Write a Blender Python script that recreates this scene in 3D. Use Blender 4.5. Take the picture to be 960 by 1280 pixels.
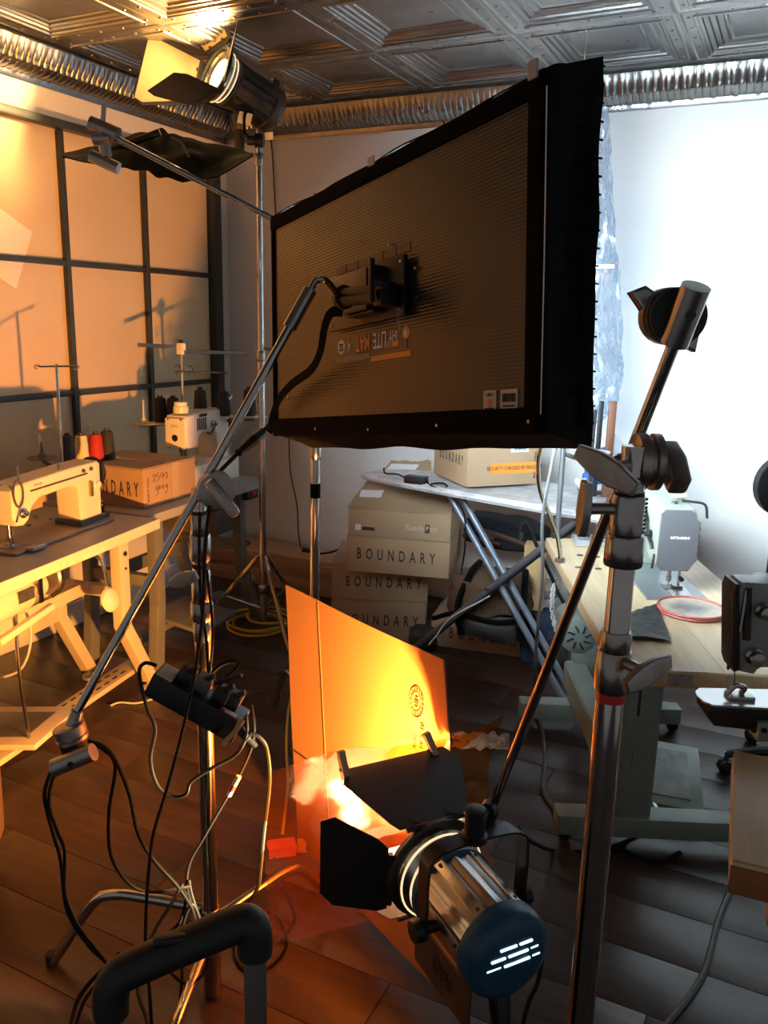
import bpy, bmesh, math, random
from mathutils import Vector, Matrix, noise
R = math.radians
random.seed(7)
for o in list(bpy.data.objects):
    bpy.data.objects.remove(o, do_unlink=True)
SC = bpy.context.scene
COL = SC.collection

# ------------------------------------------------------------------ camera
# room axes: x along the back wall, y along the window wall, z up; camera over the origin
EYE = Vector((0, 0, 1.55))
FOC = 1035.0
PITCH, ROLL, YAW = R(13.18), R(1.362), R(26.087)
_c, _s, _cp, _sp = math.cos(YAW), math.sin(YAW), math.cos(PITCH), math.sin(PITCH)
FWD = Vector((-_s*_cp, _c*_cp, -_sp))
RGT = Vector((_c, _s, 0))
UPV = Vector((-_s*_sp, _c*_sp, _cp))
CX = RGT*math.cos(ROLL) + UPV*math.sin(ROLL)
CY = -RGT*math.sin(ROLL) + UPV*math.cos(ROLL)
cam_d = bpy.data.cameras.new('camera')
cam_d.sensor_fit = 'VERTICAL'
cam_d.sensor_height = 24.0
cam_d.lens = 24.0*FOC/1280.0
cam_d.clip_start = 0.05
cam = bpy.data.objects.new('camera', cam_d)
COL.objects.link(cam)
mw = Matrix((CX, CY, -FWD)).transposed().to_4x4()
mw.translation = EYE
cam.matrix_world = mw
SC.camera = cam

# ------------------------------------------------------------------ world, exposure
SC.view_settings.view_transform = 'Standard'
SC.view_settings.look = 'None'
SC.view_settings.gamma = 1.0
SC.view_settings.exposure = 0.0
SC.view_settings.use_curve_mapping = False
WORLD_COL, WORLD_STR = (0.90, 0.88, 0.88), 0.20
wd = bpy.data.worlds.new('world')
SC.world = wd
wd.use_nodes = True
bg = wd.node_tree.nodes['Background']
bg.inputs['Color'].default_value = (*WORLD_COL, 1)
bg.inputs['Strength'].default_value = WORLD_STR
# strengths of the three film lamps in the room
LED_EMIT = 185.0
BOUNCE_W = 640.0
TOP_W = 170.0

# ------------------------------------------------------------------ survey helpers: where a sight line meets a known distance, height or wall
def ray(u, v):
    return FWD + CX*((u-480)/FOC) - CY*((v-640)/FOC)
def at_z(u, v, z):
    r = ray(u, v); return EYE + r*((z-EYE.z)/r.z)
def at_x(u, v, x):
    r = ray(u, v); return EYE + r*(x/r.x)
def at_y(u, v, y):
    r = ray(u, v); return EYE + r*(y/r.y)
def at_f(u, v, f):
    r = ray(u, v); h = -_s*r.x + _c*r.y; return EYE + r*(f/h)
def z_on(x, y, v):
    lo, hi = -1.0, 4.0
    for _ in range(40):
        m = (lo+hi)/2
        p = Vector((x, y, m))-EYE
        py = 640 - FOC*p.dot(CY)/p.dot(FWD)
        if py > v: lo = m
        else: hi = m
    return m

# ------------------------------------------------------------------ materials
MATS = {}
def mat(name, col, rough=0.5, metal=0.0, var=0.0, scale=8.0, bump=0.0, bscale=60.0, spec=0.5, emit=None, estr=0.0,
        stretch=None, col2=None, coat=0.0, alpha=1.0, trans=0.0, rvar=0.0, sheen=0.0):
    if name in MATS: return MATS[name]
    m = bpy.data.materials.new(name); m.use_nodes = True
    nt = m.node_tree; N = nt.nodes; L = nt.links
    b = N['Principled BSDF']
    b.inputs['Base Color'].default_value = (*col, 1)
    b.inputs['Roughness'].default_value = rough
    b.inputs['Metallic'].default_value = metal
    b.inputs['Specular IOR Level'].default_value = spec
    b.inputs['Coat Weight'].default_value = coat
    b.inputs['Alpha'].default_value = alpha
    b.inputs['Transmission Weight'].default_value = trans
    b.inputs['Sheen Weight'].default_value = sheen
    tc = N.new('ShaderNodeTexCoord'); mp = N.new('ShaderNodeMapping')
    L.new(tc.outputs['Object'], mp.inputs['Vector'])
    if stretch: mp.inputs['Scale'].default_value = stretch
    nz = N.new('ShaderNodeTexNoise'); nz.inputs['Scale'].default_value = scale; nz.inputs['Detail'].default_value = 6
    L.new(mp.outputs['Vector'], nz.inputs['Vector'])
    if col2 is None:
        col2 = tuple(max(0, c*(1-var)) for c in col)
    if var > 0 or col2 != col:
        mr = N.new('ShaderNodeMapRange'); mr.inputs['From Min'].default_value = 0.3; mr.inputs['From Max'].default_value = 0.7
        L.new(nz.outputs['Fac'], mr.inputs['Value'])
        mx = N.new('ShaderNodeMix'); mx.data_type = 'RGBA'
        L.new(mr.outputs['Result'], mx.inputs['Factor'])
        mx.inputs['A'].default_value = (*col, 1); mx.inputs['B'].default_value = (*col2, 1)
        L.new(mx.outputs['Result'], b.inputs['Base Color'])
    if rvar > 0:
        m2 = N.new('ShaderNodeMapRange'); m2.inputs['To Min'].default_value = max(0.02, rough-rvar); m2.inputs['To Max'].default_value = min(1, rough+rvar)
        L.new(nz.outputs['Fac'], m2.inputs['Value']); L.new(m2.outputs['Result'], b.inputs['Roughness'])
    if bump > 0:
        n2 = N.new('ShaderNodeTexNoise'); n2.inputs['Scale'].default_value = bscale; n2.inputs['Detail'].default_value = 4
        L.new(mp.outputs['Vector'], n2.inputs['Vector'])
        bp = N.new('ShaderNodeBump'); bp.inputs['Strength'].default_value = bump; bp.inputs['Distance'].default_value = 0.01
        L.new(n2.outputs['Fac'], bp.inputs['Height']); L.new(bp.outputs['Normal'], b.inputs['Normal'])
    if emit:
        b.inputs['Emission Color'].default_value = (*emit, 1); b.inputs['Emission Strength'].default_value = estr
    MATS[name] = m
    return m

CHROME = mat('chrome', (0.52, 0.50, 0.48), 0.10, 1.0, var=0.12, scale=30, rvar=0.04)
STEEL = mat('worn_steel', (0.40, 0.39, 0.38), 0.24, 1.0, var=0.25, scale=25, rvar=0.08)
CASTAL = mat('cast_aluminium', (0.42, 0.39, 0.37), 0.34, 0.9, var=0.2, scale=40, bump=0.08, bscale=150)
BLKPL = mat('black_plastic', (0.006, 0.006, 0.007), 0.42, var=0.3, scale=40)
BLKRUB = mat('black_rubber', (0.010, 0.010, 0.010), 0.6, var=0.3, scale=60)
BLKCLOTH = mat('black_cloth', (0.0035, 0.0035, 0.004), 0.92, var=0.4, scale=30, bump=0.25, bscale=500, spec=0.1)
BLKMET = mat('black_painted_metal', (0.014, 0.015, 0.018), 0.45, 0.2, var=0.3, scale=30, bump=0.05, bscale=300)
CARD = mat('cardboard', (0.36, 0.235, 0.135), 0.82, var=0.13, scale=6, bump=0.06, bscale=120)
CARDPALE = mat('cardboard_pale', (0.46, 0.34, 0.22), 0.8, var=0.1, scale=6, bump=0.05, bscale=120)
INK = mat('dark_print', (0.03, 0.022, 0.018), 0.8, var=0.2, scale=50)
WHITEINK = mat('white_print', (0.62, 0.56, 0.5), 0.7, var=0.1, scale=50)
ORNGINK = mat('orange_print', (0.78, 0.17, 0.04), 0.6, var=0.08, scale=50)
GREYINK = mat('grey_print', (0.22, 0.20, 0.20), 0.6, var=0.08, scale=50)
WHITELBL = mat('white_label', (0.72, 0.70, 0.68), 0.5, var=0.05, scale=50)
BEIGEP = mat('beige_enamel', (0.66, 0.58, 0.42), 0.32, var=0.07, scale=12)
CREAMP = mat('cream_enamel', (0.70, 0.66, 0.58), 0.35, var=0.06, scale=12)
GREENP = mat('grey_green_enamel', (0.25, 0.275, 0.22), 0.36, var=0.1, scale=14)
SAGEP = mat('sage_green_stand_paint', (0.24, 0.29, 0.26), 0.45, var=0.15, scale=10)
GREYP = mat('dull_grey_paint', (0.15, 0.15, 0.14), 0.5, var=0.15, scale=12)
DKGREY = mat('dark_grey_plate', (0.09, 0.085, 0.08), 0.4, 0.3, var=0.2, scale=12)
BEIGESTAND = mat('beige_stand_paint', (0.58, 0.48, 0.33), 0.45, var=0.1, scale=10)
LAMIN = mat('grey_beige_laminate', (0.40, 0.35, 0.29), 0.42, var=0.08, scale=30)
EDGEB = mat('cream_table_edging', (0.68, 0.58, 0.42), 0.45, var=0.08, scale=14)
CREAMTH = mat('cream_thread', (0.66, 0.55, 0.36), 0.8, var=0.1, scale=80, stretch=(1, 1, 12), bump=0.3, bscale=40)
REDTH = mat('red_thread', (0.42, 0.02, 0.015), 0.7, var=0.2, scale=80, stretch=(1, 1, 12), bump=0.3, bscale=40)
BLKTH = mat('black_thread', (0.02, 0.018, 0.017), 0.7, var=0.2, scale=80, stretch=(1, 1, 12), bump=0.3, bscale=40)
YELCAB = mat('yellow_cable_sheath', (0.62, 0.38, 0.03), 0.5, var=0.1, scale=30)
CABLE = mat('black_cable_sheath', (0.004, 0.0036, 0.0034), 0.65, var=0.2, scale=30, spec=0.2)
GREYCAB = mat('grey_cable_sheath', (0.10, 0.10, 0.10), 0.5, var=0.2, scale=30)
PALECAB = mat('pale_cord', (0.5, 0.46, 0.42), 0.6, var=0.2, scale=30)
BLUEP = mat('blue_lamp_enamel', (0.012, 0.075, 0.15), 0.36, var=0.12, scale=30)
IRONBLUE = mat('blue_iron_plastic', (0.015, 0.10, 0.36), 0.35, var=0.1, scale=20)
REDTAPE = mat('red_tape', (0.45, 0.015, 0.012), 0.5, var=0.12, scale=30)
ORTAPE = mat('orange_warning_tape', (0.85, 0.26, 0.04), 0.45, var=0.1, scale=40)
PINWOOD = mat('clothespin_wood', (0.55, 0.38, 0.22), 0.7, var=0.15, scale=40, stretch=(8, 8, 1))
LUMBER = mat('sawn_lumber', (0.42, 0.25, 0.13), 0.75, var=0.3, scale=5, stretch=(1, 12, 12), bump=0.1)
YELPAINT = mat('yellow_plastic', (0.75, 0.40, 0.04), 0.45, var=0.1, scale=30)
BRASS = mat('tarnished_brass', (0.5, 0.36, 0.16), 0.4, 1.0, var=0.2, scale=30)

# ------------------------------------------------------------------ mesh builder
class MB:
    def __init__(s): s.v = []; s.f = []
    def add(s, vs, fs):
        k = len(s.v); s.v += [Vector(p) for p in vs]; s.f += [tuple(i+k for i in f) for f in fs]; return s
    def xf(s, M):
        s.v = [M @ p for p in s.v]; return s
    def merge(s, o): return s.add(o.v, o.f)
    def box(s, c, size, M=None, bev=0.0):
        hx, hy, hz = size[0]/2, size[1]/2, size[2]/2
        c = Vector(c)
        if bev <= 0:
            P = [Vector((x, y, z)) for z in (-hz, hz) for y in (-hy, hy) for x in (-hx, hx)]
            F = [(0, 2, 3, 1), (4, 5, 7, 6), (0, 1, 5, 4), (2, 6, 7, 3), (0, 4, 6, 2), (1, 3, 7, 5)]
        else:
            b = min(bev, hx*.99, hy*.99, hz*.99)
            bm = bmesh.new(); bmesh.ops.create_cube(bm, size=1)
            for q in bm.verts: q.co = Vector((q.co.x*2*hx, q.co.y*2*hy, q.co.z*2*hz))
            bmesh.ops.bevel(bm, geom=bm.edges[:], offset=b, segments=2, profile=0.6, affect='EDGES')
            bm.verts.index_update()
            P = [q.co.copy() for q in bm.verts]; F = [tuple(q.index for q in f.verts) for f in bm.faces]; bm.free()
        P = [(M @ p if M else p) + c for p in P]
        return s.add(P, F)
    def cyl(s, a, b, r0, r1=None, seg=16, caps=True):
        a, b = Vector(a), Vector(b); r1 = r0 if r1 is None else r1
        d = (b-a).normalized(); X = d.orthogonal().normalized(); Y = d.cross(X)
        P = []
        for c, r in ((a, r0), (b, r1)):
            P += [c + (X*math.cos(2*math.pi*i/seg) + Y*math.sin(2*math.pi*i/seg))*r for i in range(seg)]
        F = [(i, (i+1) % seg, seg+(i+1) % seg, seg+i) for i in range(seg)]
        if caps: F += [tuple(range(seg))[::-1], tuple(range(seg, 2*seg))]
        return s.add(P, F)
    def lathe(s, a, d, prof, seg=24, X=None, ring=False):
        """prof: list of (t along d, radius)"""
        a, d = Vector(a), Vector(d).normalized()
        X = (Vector(X) - d*Vector(X).dot(d)).normalized() if X is not None else d.orthogonal().normalized(); Y = d.cross(X)
        P = []; F = []
        n = len(prof)
        for t, r in prof:
            P += [a + d*t + (X*math.cos(2*math.pi*i/seg) + Y*math.sin(2*math.pi*i/seg))*max(r, 1e-5) for i in range(seg)]
        for k in range(n-1):
            F += [(k*seg+i, k*seg+(i+1) % seg, (k+1)*seg+(i+1) % seg, (k+1)*seg+i) for i in range(seg)]
        if ring: F += [((n-1)*seg+i, (n-1)*seg+(i+1) % seg, (i+1) % seg, i) for i in range(seg)]; return s.add(P, F)
        if prof[0][1] > 1e-4: F.append(tuple(range(seg))[::-1])
        if prof[-1][1] > 1e-4: F.append(tuple(range((n-1)*seg, n*seg)))
        return s.add(P, F)
    def tube(s, pts, r, seg=8, smooth=6, closed=False):
        pts = [Vector(p) for p in pts]
        if smooth and len(pts) > 2: pts = catmull(pts, smooth, closed)
        n = len(pts); P = []; F = []
        prevX = None
        for i, p in enumerate(pts):
            d = (pts[(i+1) % n] - pts[i-1]) if closed else (pts[min(i+1, n-1)] - pts[max(i-1, 0)])
            if d.length < 1e-9: d = Vector((0, 0, 1))
            d.normalize()
            X = d.orthogonal().normalized() if prevX is None else (prevX - d*prevX.dot(d))
            if X.length < 1e-6: X = d.orthogonal()
            X.normalize(); prevX = X; Y = d.cross(X)
            rr = r(i/(n-1)) if callable(r) else r
            P += [p + (X*math.cos(2*math.pi*k/seg) + Y*math.sin(2*math.pi*k/seg))*rr for k in range(seg)]
        m = n if closed else n-1
        for i in range(m):
            j = (i+1) % n
            F += [(i*seg+k, i*seg+(k+1) % seg, j*seg+(k+1) % seg, j*seg+k) for k in range(seg)]
        if not closed: F += [tuple(range(seg))[::-1], tuple(range((n-1)*seg, n*seg))]
        return s.add(P, F)
    def prism(s, poly, depth, M, bev=0.0):
        """poly: 2-D outline in local x,z; extruded along local y from -depth/2 to depth/2"""
        bm = bmesh.new()
        a = [bm.verts.new((x, -depth/2, z)) for x, z in poly]
        b = [bm.verts.new((x, depth/2, z)) for x, z in poly]
        n = len(poly)
        bm.faces.new(a); bm.faces.new(b[::-1])
        for i in range(n): bm.faces.new((a[i], b[i], b[(i+1) % n], a[(i+1) % n]))
        bmesh.ops.recalc_face_normals(bm, faces=bm.faces[:])
        if bev > 0:
            es = [e for e in bm.edges if abs(e.verts[0].co.y - e.verts[1].co.y) < 1e-6]
            bmesh.ops.bevel(bm, geom=es, offset=bev, segments=3, profile=0.6, affect='EDGES')
        bm.verts.index_update()
        P = [M @ q.co for q in bm.verts]; F = [tuple(q.index for q in f.verts) for f in bm.faces]; bm.free()
        return s.add(P, F)
    def grid(s, fn, nu, nv, thick=0.0):
        P = [Vector(fn(i/nu, j/nv)) for j in range(nv+1) for i in range(nu+1)]
        F = [(j*(nu+1)+i, j*(nu+1)+i+1, (j+1)*(nu+1)+i+1, (j+1)*(nu+1)+i) for j in range(nv) for i in range(nu)]
        if thick > 0:
            n = len(P); W = nu+1
            nor = [Vector() for _ in P]
            for f in F:
                nn = (P[f[1]]-P[f[0]]).cross(P[f[3]]-P[f[0]])
                for i in f: nor[i] += nn
            Q = [p - nn.normalized()*thick for p, nn in zip(P, nor)]
            G = [tuple(i+n for i in f[::-1]) for f in F]
            rim = [i for i in range(nu)], 
            E = []
            for i in range(nu):
                E.append((i, i+1)); E.append((nv*W+i+1, nv*W+i))
            for j in range(nv):
                E.append((j*W+nu, (j+1)*W+nu)); E.append(((j+1)*W, j*W))
            H = [(b, a, a+n, b+n) for a, b in E]
            return s.add(P+Q, F+G+H)
        return s.add(P, F)
    def mesh(s, name):
        me = bpy.data.meshes.new(name)
        me.from_pydata([tuple(p) for p in s.v], [], s.f)
        bm = bmesh.new(); bm.from_mesh(me)
        bmesh.ops.recalc_face_normals(bm, faces=bm.faces[:])
        bm.to_mesh(me); bm.free()
        me.polygons.foreach_set('use_smooth', [True]*len(me.polygons))
        me.set_sharp_from_angle(angle=R(38))
        me.update()
        return me

def catmull(pts, k, closed=False):
    out = []; n = len(pts)
    rng = range(n) if closed else range(n-1)
    for i in rng:
        p0 = pts[(i-1) % n] if closed or i > 0 else pts[0]*2-pts[1]
        p1 = pts[i]; p2 = pts[(i+1) % n]
        p3 = pts[(i+2) % n] if closed or i+2 < n else pts[-1]*2-pts[-2]
        for j in range(k):
            t = j/k
            out.append(0.5*((2*p1) + (p2-p0)*t + (2*p0-5*p1+4*p2-p3)*t*t + (3*p1-p0-3*p2+p3)*t**3))
    if not closed: out.append(pts[-1])
    return out

def link(name, data, parent=None, m=None, label=None):
    o = bpy.data.objects.new(name, data); COL.objects.link(o)
    if m is not None: o.data.materials.append(m)
    if parent is not None: o.parent = parent
    if label: o['label'] = label
    return o
def part(name, mb, m, parent, label=None):
    return link(name, mb.mesh(name), parent, m, label)
def tag(o, label, cat, group=None):
    o['label'] = label; o['category'] = cat
    if group: o['group'] = group
    return o
def thing(name, label, cat, M=None, group=None):
    o = bpy.data.objects.new(name, None); COL.objects.link(o)
    o.empty_display_size = 0.05
    if M is not None:
        if isinstance(M, Matrix): o.matrix_world = M
        else: o.location = M
    return tag(o, label, cat, group)
def single(name, mb, m, label, cat, group=None, M=None):
    """one-mesh thing; geometry given in world space, origin moved to its base"""
    xs = [p.x for p in mb.v]; ys = [p.y for p in mb.v]; zs = [p.z for p in mb.v]
    if M is None:
        org = Vector(((min(xs)+max(xs))/2, (min(ys)+max(ys))/2, min(zs)))
        mb.v = [p-org for p in mb.v]
        o = link(name, mb.mesh(name), None, m); o.location = org
    else:
        o = link(name, mb.mesh(name), None, m); o.matrix_world = M
    return tag(o, label, cat, group)
def struct(name, mb, m, parent=None):
    o = link(name, mb.mesh(name), parent, m)
    if parent is None: o['kind'] = 'structure'
    return o
def frame(o, x, z=None):
    """matrix with local x along x, z as near as possible to z"""
    x = Vector(x).normalized(); z = Vector(z if z is not None else (0, 0, 1))
    z = (z - x*z.dot(x)).normalized(); y = z.cross(x)
    M = Matrix((x, y, z)).transposed().to_4x4(); M.translation = Vector(o); return M
def ang(o, deg):
    M = Matrix.Rotation(R(deg), 4, 'Z'); M.translation = Vector(o); return M
def inv(o): 
    bpy.context.view_layer.update(); return o.matrix_world.inverted()
def text_mb(txt, size, sx=1.0, spacing=1.0, extrude=0.0003, align='CENTER', bold=0.012):
    """lettering in the local x,z plane facing -y, centred on the origin"""
    cu = bpy.data.curves.new('t', 'FONT'); cu.body = txt; cu.size = size; cu.extrude = extrude
    cu.align_x = align; cu.align_y = 'CENTER'; cu.space_character = spacing; cu.resolution_u = 2; cu.offset = size*bold
    ob = bpy.data.objects.new('t', cu); COL.objects.link(ob)
    dg = bpy.context.evaluated_depsgraph_get(); dg.update()
    me = bpy.data.meshes.new_from_object(ob.evaluated_get(dg))
    mb = MB(); mb.add([(v.co.x*sx, -v.co.z, v.co.y) for v in me.vertices], [tuple(p.vertices) for p in me.polygons])
    bpy.data.objects.remove(ob); bpy.data.curves.remove(cu); bpy.data.meshes.remove(me)
    return mb
def lettering(txt, size, M, m, parent, sx=1.0, spacing=1.0, name='lettering', label=None):
    return part(name, text_mb(txt, size, sx, spacing).xf(M), m, parent, label)
# ================================================================== THE ROOM
XL, YB, ZC = -3.14, 4.21, 2.648
XR, YN = 1.9, -1.1
WALL = mat('white_wall_paint', (0.74, 0.72, 0.69), 0.75, var=0.04, scale=3, bump=0.03, bscale=90)
# --- floor: laminate planks running along the back wall
def plank_mat():
    m = bpy.data.materials.new('brown_laminate'); m.use_nodes = True
    nt = m.node_tree; N = nt.nodes; L = nt.links; b = N['Principled BSDF']
    tc = N.new('ShaderNodeTexCoord'); oi = N.new('ShaderNodeObjectInfo')
    mp = N.new('ShaderNodeMapping'); mp.inputs['Scale'].default_value = (1.2, 16, 1)
    ad = N.new('ShaderNodeVectorMath'); ad.operation = 'ADD'
    sc = N.new('ShaderNodeVectorMath'); sc.operation = 'SCALE'; sc.inputs['Scale'].default_value = 40
    cb = N.new('ShaderNodeCombineXYZ')
    for k in ('X', 'Y', 'Z'): L.new(oi.outputs['Random'], cb.inputs[k])
    L.new(cb.outputs['Vector'], sc.inputs[0])
    L.new(tc.outputs['Object'], ad.inputs[0]); L.new(sc.outputs['Vector'], ad.inputs[1])
    L.new(ad.outputs['Vector'], mp.inputs['Vector'])
    nz = N.new('ShaderNodeTexNoise'); nz.inputs['Scale'].default_value = 3.5; nz.inputs['Detail'].default_value = 8; nz.inputs['Distortion'].default_value = 0.6
    L.new(mp.outputs['Vector'], nz.inputs['Vector'])
    cr = N.new('ShaderNodeValToRGB')
    cr.color_ramp.elements[0].position = 0.3; cr.color_ramp.elements[0].color = (0.024, 0.0115, 0.008, 1)
    cr.color_ramp.elements[1].position = 0.72; cr.color_ramp.elements[1].color = (0.058, 0.028, 0.019, 1)
    L.new(nz.outputs['Fac'], cr.inputs['Fac'])
    hs = N.new('ShaderNodeHueSaturation')
    mr = N.new('ShaderNodeMapRange'); mr.inputs['To Min'].default_value = 0.8; mr.inputs['To Max'].default_value = 1.25
    L.new(oi.outputs['Random'], mr.inputs['Value']); L.new(mr.outputs['Result'], hs.inputs['Value'])
    L.new(cr.outputs['Color'], hs.inputs['Color']); L.new(hs.outputs['Color'], b.inputs['Base Color'])
    b.inputs['Roughness'].default_value = 0.36
    bp = N.new('ShaderNodeBump'); bp.inputs['Strength'].default_value = 0.08; bp.inputs['Distance'].default_value = 0.004
    L.new(nz.outputs['Fac'], bp.inputs['Height']); L.new(bp.outputs['Normal'], b.inputs['Normal'])
    return m
FLOORM = plank_mat()
floor = struct('floor', MB().box(((XL+XR)/2, (YN+YB)/2, -0.03), (XR-XL, YB-YN, 0.04)), mat('floor_joint', (0.012, 0.008, 0.006), 0.8, var=.2))
PW, PL = 0.192, 1.285
row = 0
y = YB
pm_cache = {}
while y > YN + 1e-3:
    w = min(PW, y-YN)
    x = XL - random.random()*PL*0.8
    while x < XR - 1e-3:
        x0, x1 = max(x, XL), min(x+PL, XR)
        if x1-x0 > 0.02:
            key = (round(x1-x0, 3), round(w, 3))
            if key not in pm_cache:
                me = MB().box((0, 0, -0.005), (x1-x0-0.0016, w-0.0016, 0.010), bev=0.0012).mesh('plank'); me.materials.append(FLOORM); pm_cache[key] = me
            o = link('plank', pm_cache[key], floor); o.location = ((x0+x1)/2, y-w/2, 0)
        x += PL
    y -= PW; row += 1

# --- ceiling: pressed tin tiles
TIN = mat('pressed_tin', (0.33, 0.32, 0.31), 0.30, 1.0, var=0.25, scale=5, rvar=0.10, bump=0.06, bscale=25)
ceiling = struct('ceiling', MB().box(((XL+XR)/2, (YN+YB)/2, ZC+0.08), (XR-XL, YB-YN, 0.06)), mat('ceiling_back', (0.2, 0.19, 0.18), 0.8, var=.1))
TS = 0.61
prof = [(0, -.001), (.006, -.005), (.014, -.005), (.020, 0), (.052, 0), (.056, -.006), (.064, -.006), (.070, 0), (.080, 0), (.084, .010), (.100, .013), (.104, .024),
        (.112, .021), (.122, .021), (.127, .032), (.146, .034), (.150, .041), (.158, .037), (.165, .041), (.305, .041)]
prof = [(a, z*.62) for a, z in prof]
tm = MB()
for i in range(len(prof)-1):
    (a, za), (b, zb) = prof[i], prof[i+1]
    h0, h1 = TS/2-a, TS/2-b
    if h1 < 1e-3:
        tm.add([(-h0, -h0, za), (h0, -h0, za), (h0, h0, za), (-h0, h0, za)], [(3, 2, 1, 0)])
    else:
        q0 = [(-h0, -h0, za), (h0, -h0, za), (h0, h0, za), (-h0, h0, za)]; q1 = [(-h1, -h1, zb), (h1, -h1, zb), (h1, h1, zb), (-h1, h1, zb)]
        tm.add(q0+q1, [(k, (k+1) % 4, 4+(k+1) % 4, 4+k) for k in range(4)])
for i in range(5):   # rivet beads on the flat joint band
    for sx, sy in ((1, 0), (0, 1), (-1, 0), (0, -1)):
        t = (i-2)*0.118
        c = Vector((sx*(TS/2-.036)+(t if sx == 0 else 0), sy*(TS/2-.036)+(t if sy == 0 else 0), 0.002))
        tm.lathe(c, (0, 0, -1), [(0, .008), (.005, .006), (.007, 0)], 6)
tme = tm.mesh('tin_tile'); tme.materials.append(TIN)
TX0, TY0 = -2.388-TS, 2.825
for i in range(8):
    for j in range(-4, 2):
        o = link('tin_tile', tme, ceiling); o.location = (TX0+(i+.5)*TS, TY0+(j+.5)*TS, ZC)

# --- cornice: bulging pressed tin with raised leaves
def cornice(name, length, M):
    seg = 22
    nl = int(length/0.005)
    def fn(u, v):
        s = u*length
        if v < 0.12:      # bottom beads on the wall
            t = v/0.12
            off = 0.004 + 0.008*abs(math.sin(t*math.pi*2)); return M @ Vector((s, off, -0.142+0.024*t))
        if v > 0.9:       # top fillet on the ceiling
            t = (v-0.9)/0.1
            off = 0.118 + 0.026*t; return M @ Vector((s, off, -0.010+0.004*math.sin(t*math.pi*2)))
        t = (v-0.12)/0.78
        a = t*math.pi/2
        # convex quarter round between wall and ceiling
        r = 0.0
        ph = (s/0.09 + .25*t) % 1.0
        leaf = max(0, math.cos((ph-.5)*math.pi*2))*(0.4+0.6*math.sin(t*math.pi)) 
        vein = 0.5+0.5*math.cos(ph*math.pi*6+3*t)
        fl_ = abs(math.sin(math.pi*(s/0.030)))**.5
        r = 0.004*leaf + 0.0075*fl_*math.sin(t*math.pi)**.6*(1.15-.6*t) + (.006 if .42 < t < .50 else 0)*abs(math.sin(math.pi*s/.045))
        bx = 0.010 + 0.108*(1-math.cos(a))*0.45 + 0.108*math.sin(a)*0.55
        bz = -0.118 + 0.108*math.sin(a)*0.42 + 0.108*(1-math.cos(a))*0.58
        nx, nz = math.cos(math.pi/4+ (a-math.pi/4)*.6), -math.sin(math.pi/4+(a-math.pi/4)*.6)
        return M @ Vector((s, bx+nx*(r+.012*math.sin(t*math.pi)), bz+nz*(r+.012*math.sin(t*math.pi))))
    o = struct(name, MB().grid(fn, nl, seg), TIN)
    return o
# local x along the wall, y into the room
cornice('trim_1', YB-YN, Matrix(((0, 1, 0, XL), (1, 0, 0, YN), (0, 0, 1, ZC), (0, 0, 0, 1))))
cornice('trim_2', XR-XL, Matrix(((1, 0, 0, XL), (0, -1, 0, YB), (0, 0, 1, ZC), (0, 0, 0, 1))))

# --- walls
struct('wall_left', MB().box((XL-0.06, (YN+YB)/2, ZC/2+.03), (0.12, YB-YN+0.24, ZC+.06)), WALL)
struct('wall_back', MB().box(((XL+XR)/2, YB+0.06, ZC/2+.03), (XR-XL, 0.12, ZC+.06)), WALL)

# --- tall steel window with papered panes on the left wall
FRAMEM = mat('dark_window_steel', (0.055, 0.06, 0.058), 0.42, 0.4, var=0.2, scale=20)
PANEM = mat('tan_papered_pane', (0.70, 0.53, 0.31), 0.36, var=0.10, scale=2.2, spec=0.6)
win = struct('window_1', MB().box((XL+0.002, 2.5, 1.40), (0.004, 3.1, 1.90)), mat('window_backing', (0.3, 0.25, 0.2), 0.8, var=.1))
YM = [4.015-0.5345*k for k in range(6)]
ZM = [0.56, 1.163, 1.765, 2.345]
for k, yy in enumerate(YM[:-1]):
    for zz in (0.56, 1.163, 1.765):
        part('pane', MB().box((XL+0.006, yy-0.267, zz+0.30), (0.005, 0.515, 0.585)), PANEM, win)
for zz in ZM[:-1]:
    part('glazing_bar', MB().box((XL+0.018, 2.67, zz), (0.026, 2.70, 0.026), bev=.003), FRAMEM, win)
for yy in YM[1:]:
    part('mullion', MB().box((XL+0.020, yy, 1.44), (0.030, 0.026, 1.80), bev=.003), FRAMEM, win)
part('window_frame', MB().box((XL+0.030, 4.047, 1.44), (0.055, 0.066, 1.88), bev=.004), FRAMEM, win)
part('window_frame', MB().box((XL+0.030, 2.68, 2.362), (0.055, 2.80, 0.036), bev=.004), FRAMEM, win)
part('window_frame', MB().box((XL+0.030, 2.68, 0.53), (0.055, 2.80, 0.05), bev=.004), FRAMEM, win)
struct('baseboard_left', MB().box((XL+0.008, (YN+YB)/2, 0.06), (0.016, YB-YN, 0.12), bev=.003), WALL)
struct('baseboard_back', MB().box(((XL+XR)/2+.01, YB-0.008, 0.06), (XR-XL-.02, 0.016, 0.12), bev=.003), WALL)
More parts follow.
